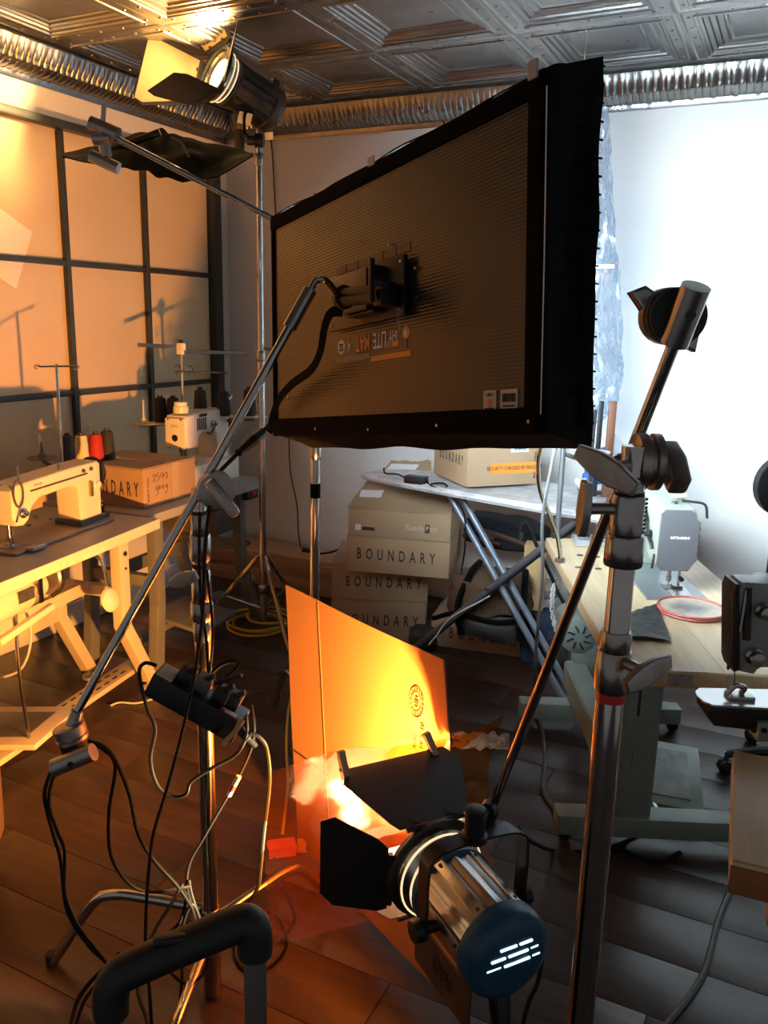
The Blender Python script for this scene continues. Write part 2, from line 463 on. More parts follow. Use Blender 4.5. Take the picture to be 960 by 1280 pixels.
# ================================================================== FILM GEAR
# ------------------------------------------------------------------ LED panel, seen from behind
LM = (Matrix.Translation((-0.818, 1.600, 1.590)) @ Matrix.Rotation(R(-31.87), 4, 'Z') @ Matrix.Rotation(R(-3.09), 4, 'X') @ Matrix.Rotation(R(-7.56), 4, 'Y'))
LMI = LM.inverted()
def on_panel(u, v, y=0.0):
    o = LMI @ EYE; d = LMI.to_3x3() @ ray(u, v); t = (y-o.y)/d.y; p = o+d*t; return p
led = thing('led_panel_light', 'big flat black LED panel light with cloth skirt, hung from a chrome arm', 'studio light', LM)
def rib_mat():
    m = mat('ribbed_black_plastic', (0.021, 0.0195, 0.0195), 0.30, var=0.25, scale=5, spec=0.5)
    nt = m.node_tree; N = nt.nodes; L = nt.links; b = N['Principled BSDF']
    w = N.new('ShaderNodeTexWave'); w.bands_direction = 'Z'; w.inputs['Scale'].default_value = 46; w.inputs['Distortion'].default_value = 0.15
    tc = N.new('ShaderNodeTexCoord'); L.new(tc.outputs['Object'], w.inputs['Vector'])
    bp = N.new('ShaderNodeBump'); bp.inputs['Strength'].default_value = 0.16; bp.inputs['Distance'].default_value = 0.004
    L.new(w.outputs['Fac'], bp.inputs['Height']); L.new(bp.outputs['Normal'], b.inputs['Normal'])
    return m
part('back_panel', MB().box((0, 0.008, 0), (1.00, 0.012, 0.545)), rib_mat(), led, 'ribbed dark plastic back')
bz, bw = 0.28, 0.034
part('binding', MB().box((0, 0.005, bz-bw/2-.004), (1.03, 0.018, bw), bev=.006), BLKCLOTH, led)
part('binding', MB().box((0, 0.005, -bz+bw/2-.002), (1.03, 0.018, bw+.012), bev=.006), BLKCLOTH, led)
part('binding', MB().box((0.495, 0.005, 0), (0.040, 0.020, 0.56), bev=.006), BLKCLOTH, led)
part('binding', MB().box((-0.503, 0.005, 0), (0.016, 0.018, 0.56), bev=.006), BLKCLOTH, led)
# skirt: four cloth walls, a little flared and slack
D = 0.155
back4 = [(-.512, .28), (.512, .28), (.512, -.28), (-.512, -.28)]
f_tr, f_br, f_bl = on_panel(753, 70, D), on_panel(738, 561, D), on_panel(394, 560, D)
front4 = [(-.535, .305), (f_tr.x, f_tr.z), (f_br.x, f_br.z), (f_bl.x, f_bl.z)]
for k in range(4):
    a0, a1, b0, b1 = back4[k], back4[(k+1) % 4], front4[k], front4[(k+1) % 4]
    def fn(u, v, a0=a0, a1=a1, b0=b0, b1=b1, k=k):
        x = (a0[0]*(1-u)+a1[0]*u)*(1-v) + (b0[0]*(1-u)+b1[0]*u)*v
        z = (a0[1]*(1-u)+a1[1]*u)*(1-v) + (b0[1]*(1-u)+b1[1]*u)*v
        s = 0.006*noise.noise((u*6, v*3, k*5.0)) - 0.008*math.sin(v*math.pi)*math.sin(u*math.pi)
        nx, nz = [(0, 1), (1, 0), (0, -1), (-1, 0)][k]
        return (x+nx*s, 0.002+D*v+0.004*noise.noise((u*9, 3, k)), z+nz*s)
    part('skirt_wall', MB().grid(fn, 28, 8, 0.003), BLKCLOTH, led)
part('seam', MB().tube([(.517, -.002, .25), (.5185, -.003, 0), (.516, -.003, -.255)], .0012, 5, 4), WHITELBL, led)
part('diffuser', MB().box((0, 0.055, 0), (0.98, 0.004, 0.53)), mat('led_diffuser', (.8, .8, .8), .5, emit=(0.70, 0.88, 1.0), estr=LED_EMIT), led, 'glowing white diffuser')
g = MB()
for i in range(-9, 10): g.box((i*.0535, .128, 0.0), (.0012, .020, .545))
for i in range(-5, 6): g.box((0, .112, i*.0545), (.985, .050, .0012))
part('egg_crate_grid', g, BLKCLOTH, led)
hk = MB()
for i in range(22):    # hook tabs that show along the open edge
    t = (i+.5)/22
    x = f_tr.x*(1-t)+f_br.x*t; z = f_tr.z*(1-t)+f_br.z*t
    hk.box((x-.001, D+.004, z), (.003, .007, .003))
part('hook_tabs', hk, BLKCLOTH, led)['kind'] = 'stuff'
# bits of tape, studs, velcro
p = on_panel(671, 90); part('tape_tab', MB().box((p.x, -.008, p.z+.002), (.020, .004, .028)), mat('pale_tape', (.55, .50, .46), .6, var=.1), led, 'pale tape tab')
p = on_panel(468, 202); part('tape_tab', MB().box((p.x, -.008, p.z), (.022, .004, .018)), MATS['pale_tape'], led, 'pale tape tab')
for u, v in ((556, 154), (395, 243), (396, 536), (462, 537), (548, 532), (663, 527), (362, 497), (521, 335), (522, 372), (451, 302), (488, 306)):
    p = on_panel(u, v); part('stud', MB().lathe((p.x, -.003, p.z), (0, -1, 0), [(0, .004), (.002, .0035), (.003, 0)], 8), STEEL, led)
# mounting plate and double bracket
pa, pb = on_panel(419, 415), on_panel(513, 319)
pcx, pcz, pw_, ph_ = (pa.x+pb.x)/2, (pa.z+pb.z)/2, pb.x-pa.x, 0.118
plate = part('mount_plate', MB().box((pcx, -.010, pcz), (pw_, .010, ph_), bev=.003), mat('dark_mount_plate', (.022, .019, .017), .35, .5, var=.2), led)
for sx in (-1, 1):
    for sz in (-1, 1):
        part('screw', MB().lathe((pcx+sx*(pw_/2-.012), -.015, pcz+sz*(ph_/2-.012)), (0, -1, 0), [(0, .004), (.002, .003), (.0021, 0)], 8), STEEL, plate)
br = MB()
bx0 = on_panel(484, 340)
for k, (w, y0) in enumerate(((.000, -.030), (.012, -.022))):
    br.box((bx0.x+w, y0-.004, pcz+.004), (.004, .034, .078+.01*k)); br.box((bx0.x-.045+w/2, y0-.004, pcz-.037-.006*k), (.094+w, .034, .004))
part('bracket', br, BLKMET, led)
ms = on_panel(430, 372, -.06); me_ = on_panel(484, 366, -.05)
mt = MB().cyl((ms.x, -.062, ms.z), (me_.x-.012, -.052, me_.z), .019, .018, 18)
mt.lathe((ms.x-.004, -.062, ms.z), (1, 0, 0), [(0, .025), (.012, .025), (.013, .02)], 18)
mt.box((me_.x-.020, -.040, me_.z), (.030, .045, .046), bev=.006)
mt.lathe((me_.x-.004, -.05, me_.z+.018), (0, -1, 0), [(0, .013), (.03, .013), (.034, .01), (.034, 0)], 12)
part('socket', mt, BLKMET, led)
l0, l1 = on_panel(462, 378, -.085), on_panel(467, 322, -.085)
part('lever', MB().box((0, 0, 0), (.011, .010, (l1-l0).length), bev=.003).xf(frame((l0+l1)/2, (1, 0, 0.0), (l1-l0))), BLKMET, led)
rp = on_panel(497, 390, -.022); rq = on_panel(498, 404, -.022)
part('split_ring', MB().tube([(rp.x+.007*math.cos(a), -.022+.003*math.sin(a), rp.z+.007*math.sin(a)) for a in [i*math.pi/5 for i in range(10)]], .0008, 5, 2, True), STEEL, led)
part('split_ring', MB().tube([(rq.x+.005*math.cos(a), -.022, rq.z+.014*math.sin(a)) for a in [i*math.pi/5 for i in range(10)]], .0008, 5, 2, True), STEEL, led)
# printed logo, upside down
def ptext(t, u, v, size, m, sx=1.0, rot=180, y=-.0008, tilt=0):
    p = on_panel(u, v)
    return lettering(t, size, Matrix.Translation((p.x, .002+y, p.z)) @ Matrix.Rotation(R(rot+tilt), 4, 'Y'), m, led, sx)
LT = mat('logo_white', (.75, .70, .66), .5, var=.1); LO = mat('logo_orange', (.85, .28, .04), .5, var=.1); LG = mat('logo_grey', (.24, .22, .21), .5, var=.1)
def bar(u0, u1, v0, v1, m):
    a, b = on_panel(u0, v0), on_panel(u1, v1)
    return part('logo_bar', MB().box(((a.x+b.x)/2, .0012, (a.z+b.z)/2), (b.x-a.x, .001, .011)), m, led)
bar(420, 462, 449, 447, LG); bar(463, 513, 447, 443, LO)
ptext('LITE', 474, 424, .046, LT, .62); ptext('MAT', 453, 428, .046, LO, .62)
ptext('4', 436, 432, .042, LT, .55); ptext('IHY', 491, 419, .026, LT, .8)
bar(483, 490, 430, 430, LG); bar(490, 498, 429, 429, LO)
p = on_panel(426, 434)
part('logo_disc', MB().lathe((p.x, .002, p.z), (0, -1, 0), [(0, .0165), (.0008, .0165), (.0009, 0)], 24), LT, led)
lettering('S2', .024, Matrix.Translation((p.x, .0006, p.z)) @ Matrix.Rotation(R(180), 4, 'Y'), INK, led, .8)
p = on_panel(507, 415)
part('logo_sun', MB().lathe((p.x, .002, p.z), (0, -1, 0), [(0, .013), (.0008, .013), (.0009, 0)], 20), LO, led)
part('logo_sun', MB().lathe((p.x, .001, p.z), (0, -1, 0), [(0, .007), (.0008, .007), (.0009, 0)], 16), LT, led)
part('logo_tail', MB().box((p.x, .0012, p.z-.022), (.004, .001, .018)), LG, led)
ps, pe = on_panel(419, 347), on_panel(513, 312)
for k in range(6):   # row of faded warning panels above the plate
    t = (k+.5)/6
    part('faded_print', MB().box((ps.x+(pe.x-ps.x)*t, .0014, pcz+.076), ((pe.x-ps.x)/6-.004, .001, .018)), mat('faded_panel_print', (.075, .052, .040), .45, var=.5, scale=300), led)
for (u, v, w, h) in ((612, 501, .034, .036), (636, 500, .044, .036)):
    p = on_panel(u, v)
    s_ = part('sticker', MB().box((p.x, .001, p.z), (w, .002, h)), mat('sticker_paper', (.50, .42, .36), .5, var=.05), led, 'white sticker')
    if w < .04:
        lettering('4 IN 1', .008, Matrix.Translation((p.x, -.0006, p.z+.010)), INK, s_, 1)
        part('sticker_mark', MB().lathe((p.x, -.0002, p.z-.004), (0, -1, 0), [(0, .007), (.0008, .007), (.0009, 0)], 12), ORNGINK, s_)
        part('sticker_mark', MB().box((p.x, -.0004, p.z-.014), (.024, .0008, .004)), INK, s_)
    else:
        b_ = MB()
        for k in range(11): b_.box((p.x-.016+k*.0032, -.0004, p.z+.004), (.0012+.0008*(k % 3), .0008, .014))
        b_.box((p.x, -.0004, p.z-.010), (.030, .0008, .003))
        part('bar_code', b_, INK, s_)
# strap that hangs off the mount and runs down the edge of the panel
sp = [on_panel(u, v, y) for u, v, y in ((428, 389, -.06), (414, 391, -.07), (406, 408, -.07), (400, 440, -.06), (388, 463, -.05), (365, 480, -.04), (349, 499, -.03), (341, 520, -.03), (337, 541, -.03))]
sp = catmull(sp, 5); stp = MB(); nn = len(sp)
P = []; F = []
for i, q in enumerate(sp):
    d = (sp[min(i+1, nn-1)]-sp[max(i-1, 0)]).normalized(); sd = d.cross(Vector((.25, -.95, .1))).normalized()*.011; th = Vector((0, -.0015, 0))
    P += [q-sd+th, q+sd+th, q+sd-th, q-sd-th]
for i in range(nn-1):
    for k in range(4): F.append((i*4+k, i*4+(k+1) % 4, (i+1)*4+(k+1) % 4, (i+1)*4+k))
part('strap', stp.add(P, F), BLKCLOTH, led)

# ------------------------------------------------------------------ stands
def wing(th_or_parent, c, axis, up, m, L=.075, W=.030, T=.010):
    """wing-shaped T handle on a short screw; axis points away from the column"""
    M = frame(c, axis, up)
    mb = MB().prism([(-W/2, -.15*L), (-W/2*.55, -.5*L), (W/2*.55, -.5*L), (W/2, -.15*L), (W/2, .15*L), (W/2*.55, .5*L), (-W/2*.55, .5*L), (-W/2, .15*L)], T, Matrix.Rotation(R(90), 4, 'Z'), .003)
    mb.xf(Matrix.Translation((.034, 0, 0)))
    mb.cyl((-.012, 0, 0), (.034, 0, 0), .007, .007, 10)
    return part('tee_handle', mb.xf(M), m, th_or_parent)
def leg_pts(base, d, L, z, bend=.62):
    b = Vector((base[0], base[1], 0)); d = Vector((d[0], d[1], 0)).normalized()
    return [b+d*.020+Vector((0, 0, z)), b+d*L*bend*.6+Vector((0, 0, z)), b+d*L*bend*.93+Vector((0, 0, z*.97)), b+d*L*(bend+.10)+Vector((0, 0, z*.80)), b+d*L*.97+Vector((0, 0, .02)), b+d*L+Vector((0, 0, .011))]
def c_stand(name, label, xy, tubes, collars, handles, legs, legz, m=CHROME, group=None, legr=.0125):
    base = Vector((xy[0], xy[1], 0))
    t = thing(name, label, 'light stand', base, group)
    for z0, z1, r in tubes:
        part('riser_tube', MB().cyl((0, 0, z0), (0, 0, z1), r, r, 20), m, t)
    for z0, z1, r in collars:
        part('collar', MB().lathe((0, 0, z0), (0, 0, 1), [(0, r*.93), (.003, r), (z1-z0-.003, r), (z1-z0, r*.93)], 22), STEEL, t)
    for z, a, L, tilt in handles:
        d = Vector((math.cos(R(a)), math.sin(R(a)), 0))
        hz_ = Vector((-d.y, d.x, 0))
        wing(t, d*.018+Vector((0, 0, z)), d, hz_*math.cos(R(tilt))+Vector((0, 0, math.sin(R(tilt)))), CASTAL, L)
    for k, (d, L) in enumerate(legs):
        part('leg', MB().tube([q-base for q in leg_pts(xy, d, L, legz-.035*k)], legr, 10, 4), m, t)
        part('foot', MB().cyl(leg_pts(xy, d, L, legz)[-1]-base+Vector((0, 0, -.011)), leg_pts(xy, d, L, legz)[-1]-base+Vector((0, 0, .02)), .014, .014, 10), BLKRUB, t)
    return t
# right-hand stand
RS = (-0.159, 0.970)
zz = lambda v: z_on(RS[0], RS[1], v)
rst = c_stand('c_stand', 'chrome film stand with red tape band, beside the wooden sewing table', RS,
    [(.02, zz(850), .0175), (zz(850), zz(690), .0150), (zz(690), zz(600), .0150), (zz(600), zz(557), .0130)],
    [(zz(812), zz(788), .0185), (zz(862), zz(812), .0215), (zz(700), zz(668), .0225), (zz(668), zz(618), .0195), (zz(618), zz(600), .0170), (.16, .32, .021)],
    [(zz(822), -32, .075, 14), (zz(581), -112, .085, -22), (zz(636), -150, .065, 84)],
    [((.6, -.5), .42), ((-.3, -.85), .42), ((.3, .75), .42)], .24)
part('tape_band', MB().lathe((0, 0, zz(874)), (0, 0, 1), [(0, .0181), (zz(858)-zz(874), .0181)], 20), REDTAPE, rst, 'red tape band')
for v in (601, 616, 703):
    part('rubber_ring', MB().lathe((0, 0, zz(v+3)), (0, 0, 1), [(0, .0160 if v != 703 else .0222), (.004, .0175 if v != 703 else .0228), (.008, .0160 if v != 703 else .0222)], 20), BLKRUB, rst)
sc_ = MB()
for k in range(9): sc_.box((.0195, 0.004, zz(664)+k*.005), (.003, .006, .002))
part('scale_marks', sc_, BLKRUB, rst)
# left-hand stand
LS = (-1.048, 1.294)
zl = lambda v: z_on(LS[0], LS[1], v)
lf = at_z(65, 1205, 0)
d1 = Vector((lf.x-LS[0], lf.y-LS[1]))
lst = c_stand('c_stand', 'chrome film stand draped in black cables, holding the arm of the LED panel', LS,
    [(.03, zl(1130), .0175), (zl(1130), zl(790), .0175), (zl(790), zl(690), .0170), (zl(690), zl(610), .0150)],
    [(zl(1170), zl(1135), .0215), (zl(1240), zl(1170), .0200), (zl(775), zl(752), .0235), (zl(752), zl(712), .0200), (zl(700), zl(668), .0215), (zl(668), zl(640), .0190), (zl(800), zl(778), .0195)],
    [(zl(716), -92, .075, 24), (zl(1150), 200, .05, 80)],
    [((d1.x, d1.y), d1.length), ((.09, .40), .42), ((.35, -.9), .44)], .235)
for v in (641, 706):
    part('rubber_ring', MB().lathe((0, 0, zl(v+3)), (0, 0, 1), [(0, .018), (.004, .0195), (.009, .018)], 20), BLKRUB, lst)
# stand behind the panel
_q = at_f(394, 640, 2.60); CS = (_q.x, _q.y)
cf = at_z(343, 882, 0)
d3 = Vector((cf.x-CS[0], cf.y-CS[1]))
cst = c_stand('c_stand', 'chrome film stand with black tape band, behind the cardboard sheet', CS,
    [(.03, .55, .0175), (.55, z_on(CS[0], CS[1], 568), .0160), (z_on(CS[0], CS[1], 568), 1.86, .0135)],
    [(z_on(CS[0], CS[1], 574), z_on(CS[0], CS[1], 558), .019), (.18, .34, .021), (.53, .60, .02)], [(.58, 60, .06, 0)],
    [((d3.x, d3.y), d3.length), ((.7, -.3), .42), ((.2, .8), .42)], .25)
part('tape_band', MB().lathe((0, 0, z_on(CS[0], CS[1], 622)), (0, 0, 1), [(0, .0166), (z_on(CS[0], CS[1], 604)-z_on(CS[0], CS[1], 622), .0166)], 16), BLKCLOTH, cst, 'black tape band')
# tall stand near the corner
TL = (-2.249, 3.254)
zt = lambda v: z_on(TL[0], TL[1], v)
tst = thing('light_stand', 'tall slim chrome light stand by the room corner', 'light stand', (TL[0], TL[1], 0))
for z0, z1, r in ((.06, zt(735), .0175), (zt(735), zt(440), .0165), (zt(440), zt(200), .0145), (zt(200), zt(98), .0105)):
    part('riser_tube', MB().cyl((0, 0, z0), (0, 0, z1), r, r, 16), CHROME, tst)
for v, r in ((735, .024), (445, .021), (200, .020)):
    part('collar', MB().lathe((0, 0, zt(v+7)), (0, 0, 1), [(0, r*.9), (.004, r), (.045, r), (.05, r*.9)], 16), STEEL, tst)
for v, a in ((726, 190), (436, 20)):
    wing(tst, Vector((math.cos(R(a))*.02, math.sin(R(a))*.02, zt(v))), (math.cos(R(a)), math.sin(R(a)), 0), (0, 0, 1), STEEL, .05, .018, .006)
for a in (205, 325, 85):
    d = Vector((math.cos(R(a)), math.sin(R(a)), 0))
    part('leg', MB().tube([d*.02+Vector((0, 0, .40)), d*.30+Vector((0, 0, .06)), d*.36+Vector((0, 0, .012))], .011, 8, 3), CHROME, tst)
    part('brace', MB().cyl(d*.02+Vector((0, 0, .13)), d*.20+Vector((0, 0, .19)), .007, .007, 8), CHROME, tst)
    part('foot', MB().lathe(d*.362, (0, 0, 1), [(0, .014), (.024, .013), (.025, 0)], 8), BLKRUB, tst)

# ------------------------------------------------------------------ grip arms
def grip_disc(p, c, axis, r=.032, w=.030, m=CASTAL, name='grip_head'):
    return part(name, MB().lathe(Vector(c)-Vector(axis).normalized()*w, axis, [(0, r*.8), (.002, r), (w-.002, r), (w, r*.86), (w+.004, r*.86), (w+.006, r), (2*w-.002, r), (2*w, r*.8)], 26), m, p)
def arm_thing(name, label, a, b, r=.0079):
    a, b = Vector(a), Vector(b)
    t = thing(name, label, 'grip arm', a)
    part('rod', MB().cyl((0, 0, 0), b-a, r, r, 16), CHROME, t)
    return t, a
# arm that carries the lamp, through the head on the right stand
a1, b1 = at_f(869, 362, .955), at_f(611, 1022, 1.380)
t, o = arm_thing('grip_arm', 'chrome grip arm slanting from the taped stand down to the lamp', a1, b1)
dr = (b1-a1).normalized()
sx_ = Vector((_c, _s, 0))
part('end_barrel', MB().cyl(-dr*.004, dr*.066, .0165, .0165, 18), STEEL, t)
fd = Vector((_s, -_c, 0))
part('set_screw', MB().cyl(dr*.030+fd*.012, dr*.030+fd*.0185, .006, .006, 8), BLKPL, t)
grip_disc(t, dr*.032-fd*.030, fd, .033, .014, BLKRUB, 'grip_head')
part('grip_head', MB().lathe(dr*.032-fd*.046, -fd, [(0, .034), (.02, .034), (.024, .028), (.03, .02)], 24), CASTAL, t)
hb = dr*.030-fd*.062
part('tee_handle', MB().prism([(-.055, -.012), (-.045, .006), (0, .012), (.045, .006), (.055, -.012), (.02, -.020), (-.02, -.020)], .016, frame(hb, (-.75*sx_+Vector((0, 0, .6))), Vector((.3, .3, .9))), .004), STEEL, t)
c = at_f(802, 580, .960)-o
grip_disc(t, c+Vector((0.002, 0.02, 0)), sx_, .034, .016, CASTAL, 'grip_head')
part('grip_head', MB().lathe(c-sx_*.028, sx_, [(0, .012), (.024, .016)], 16), STEEL, t)
hc = at_f(842, 584, .955)-o
hd = MB().cyl(c+sx_*.02, hc, .013, .015, 14)
hd.prism([(-.034, .012), (-.030, -.012), (0, -.017), (.030, -.014), (.034, .010), (0, .018)], .024, frame(hc, (fd*.85+Vector((0, 0, -.5))), (0, 0, 1)), .006)
part('tee_handle', hd, CASTAL, t)
part('clamp_bolt', MB().cyl(c-sx_*.03+fd*.0, Vector((RS[0], RS[1], c.z+o.z))-o, .010, .010, 10), STEEL, t)
part('end_pin', MB().lathe(b1-o, dr, [(-.03, .0079), (-.028, .0135), (.010, .0135), (.012, .009), (.02, .009)], 16), BLKMET, t)
# arm that carries the LED panel
a2, b2 = at_f(97, 888, 1.455), at_f(388, 362, 1.660)
t, o = arm_thing('grip_arm', 'long chrome grip arm crossing up from the cable loops to the LED panel', a2, b2, .0085)
dr = (b2-a2).normalized()
part('end_barrel', MB().cyl((b2-o)-dr*.085, b2-o, .0135, .0135, 16), STEEL, t)
m1 = LM @ Vector((ms.x, -.062, ms.z))
part('bent_pin', MB().tube([b2-o, b2-o+dr*.020, at_f(398, 350, 1.665)-o, at_f(408, 351, 1.668)-o, m1-o-(m1-b2)*.12, m1-o], .0065, 10, 5), STEEL, t)
hcx = at_f(270, 612, 1.565)-o
lat = (fd*.9+sx_*.3).normalized()
grip_disc(t, hcx, lat, .036, .018, CASTAL)
pl = at_f(278, 622, 1.52)-o
part('grip_plate', MB().box((0, 0, 0), (.085, .022, .058), bev=.010).xf(frame(pl, (sx_*.62+Vector((0, 0, -.78))), lat)), CASTAL, t)
part('lettering', text_mb('C-STAND', .009, .9).xf(frame(pl, (1, 0, 0)) if False else frame(pl+lat*.0292, (sx_*.62+Vector((0, 0, -.78))), (sx_*.78+Vector((0, 0, .62))))), STEEL, t)
part('clamp_bolt', MB().cyl(hcx, Vector((LS[0], LS[1], zl(622)))-o, .012, .012, 12), STEEL, t)
grip_ctr = at_f(86, 925, 1.45)-o
part('grip_neck', MB().cyl(-dr*.0, grip_ctr-(grip_ctr)*.3, .012, .016, 12), CASTAL, t)
part('grip_head', MB().lathe(grip_ctr+Vector((0, 0, .034)), (sx_*.28+Vector((0, 0, -1))), [(0, .022), (.004, .031), (.022, .031), (.023, .028), (.026, .028), (.027, .031), (.034, .030)], 26), CASTAL, t)
part('grip_pad', MB().lathe(grip_ctr+Vector((0, 0, .002))+sx_*.008, (sx_*.28+Vector((0, 0, -1))), [(0, .029), (.028, .027)], 24), BLKRUB, t)
pc = at_f(92, 950, 1.40)-o
part('grip_plate', MB().cyl(pc-(sx_*.9+Vector((0, 0, .42))).normalized()*.042, pc+(sx_*.9+Vector((0, 0, .42))).normalized()*.042, .017, .017, 18), CASTAL, t)
part('set_screw', MB().cyl(pc+fd*.010, pc+fd*.0178, .006, .006, 8), BLKPL, t)
# arm that holds the black flag
a3, b3 = at_f(136, 168, 2.60), at_f(398, 303, 2.66)
t, o = arm_thing('grip_arm', 'thin chrome arm reaching up to the black flag, clamp at its tip', a3, b3, .0090)
dr = (b3-a3).normalized()
k1, k2 = at_f(128, 160, 2.60)-o, at_f(133, 205, 2.60)-o
part('clamp', MB().cyl(k1-sx_*.035+Vector((0, 0, .012)), k1+sx_*.045-Vector((0, 0, .018)), .022, .022, 14), CASTAL, t)
part('clamp', MB().cyl(k1+Vector((0, 0, .0)), k2+Vector((0, 0, .02)), .020, .016, 12), CASTAL, t)
part('clamp', MB().lathe((k1+k2)/2+Vector((0, 0, .02))-sx_*.03, sx_, [(0, .02), (.03, .026), (.05, .018)], 14), CASTAL, t)
part('clamp_grip', MB().cyl(k2-sx_*.045+Vector((0, 0, .022)), k2+sx_*.035-Vector((0, 0, .012)), .018, .018, 14), CASTAL, t)
part('clamp_bolt', MB().cyl(k1, k1+Vector((.01, 0, .06)), .008, .008, 8), STEEL, t)
part('grip_head', MB().lathe(b3-o-fd*.03, fd, [(0, .03), (.06, .03)], 20), CASTAL, t)
part('clamp_bolt', MB().cyl(b3-o, Vector((CS[0], CS[1], b3.z))-o, .012, .012, 10), STEEL, t)
# black flag: slack sheet of black wrap
top_e = [(78, 193), (120, 184), (160, 172), (198, 163), (215, 168), (250, 178), (285, 184), (317, 194)]
bot_e = [(78, 197), (110, 204), (145, 209), (175, 213), (205, 222), (235, 227), (270, 222), (316, 196)]
tp = catmull([at_f(u, v, 3.02-.12*i/7) for i, (u, v) in enumerate(top_e)], 4); bp_ = catmull([at_f(u, v, 2.66+.10*i/7) for i, (u, v) in enumerate(bot_e)], 4)
def fl(u, v):
    k = u*(len(tp)-1); i = min(int(k), len(tp)-2); f = k-i
    a = tp[i].lerp(tp[i+1], f); b = bp_[i].lerp(bp_[i+1], f)
    return a.lerp(b, v) + Vector((0, 0, .030*math.sin(v*math.pi)*noise.noise((u*5, v*2, 1)) + .012*noise.noise((u*14, v*5, 4))*math.sin(u*math.pi)))
flag = thing('black_flag', 'black wrap flag sagging below the hot lamp near the ceiling', 'flag', fl(.5, 1.0))
fo = Vector(flag.location)
part('sheet', MB().grid(lambda u, v: fl(u, v)-fo, 44, 12, .004), mat('black_wrap', (.004, .004, .004), .8, spec=.15, var=.4, scale=12, bump=.3, bscale=20), flag)
fe = [(at_f(u, v, 2.84)-fo) for u, v in ((135, 190), (160, 178), (200, 165))]
part('batten', MB().cyl(fe[0], fe[2], .011, .011, 10), BLKMET, flag)
part('crease_tape', MB().tube([at_f(u, v, 2.74)-fo for u, v in ((214, 172), (226, 178), (236, 196))], .004, 6, 3), GREYP, flag)
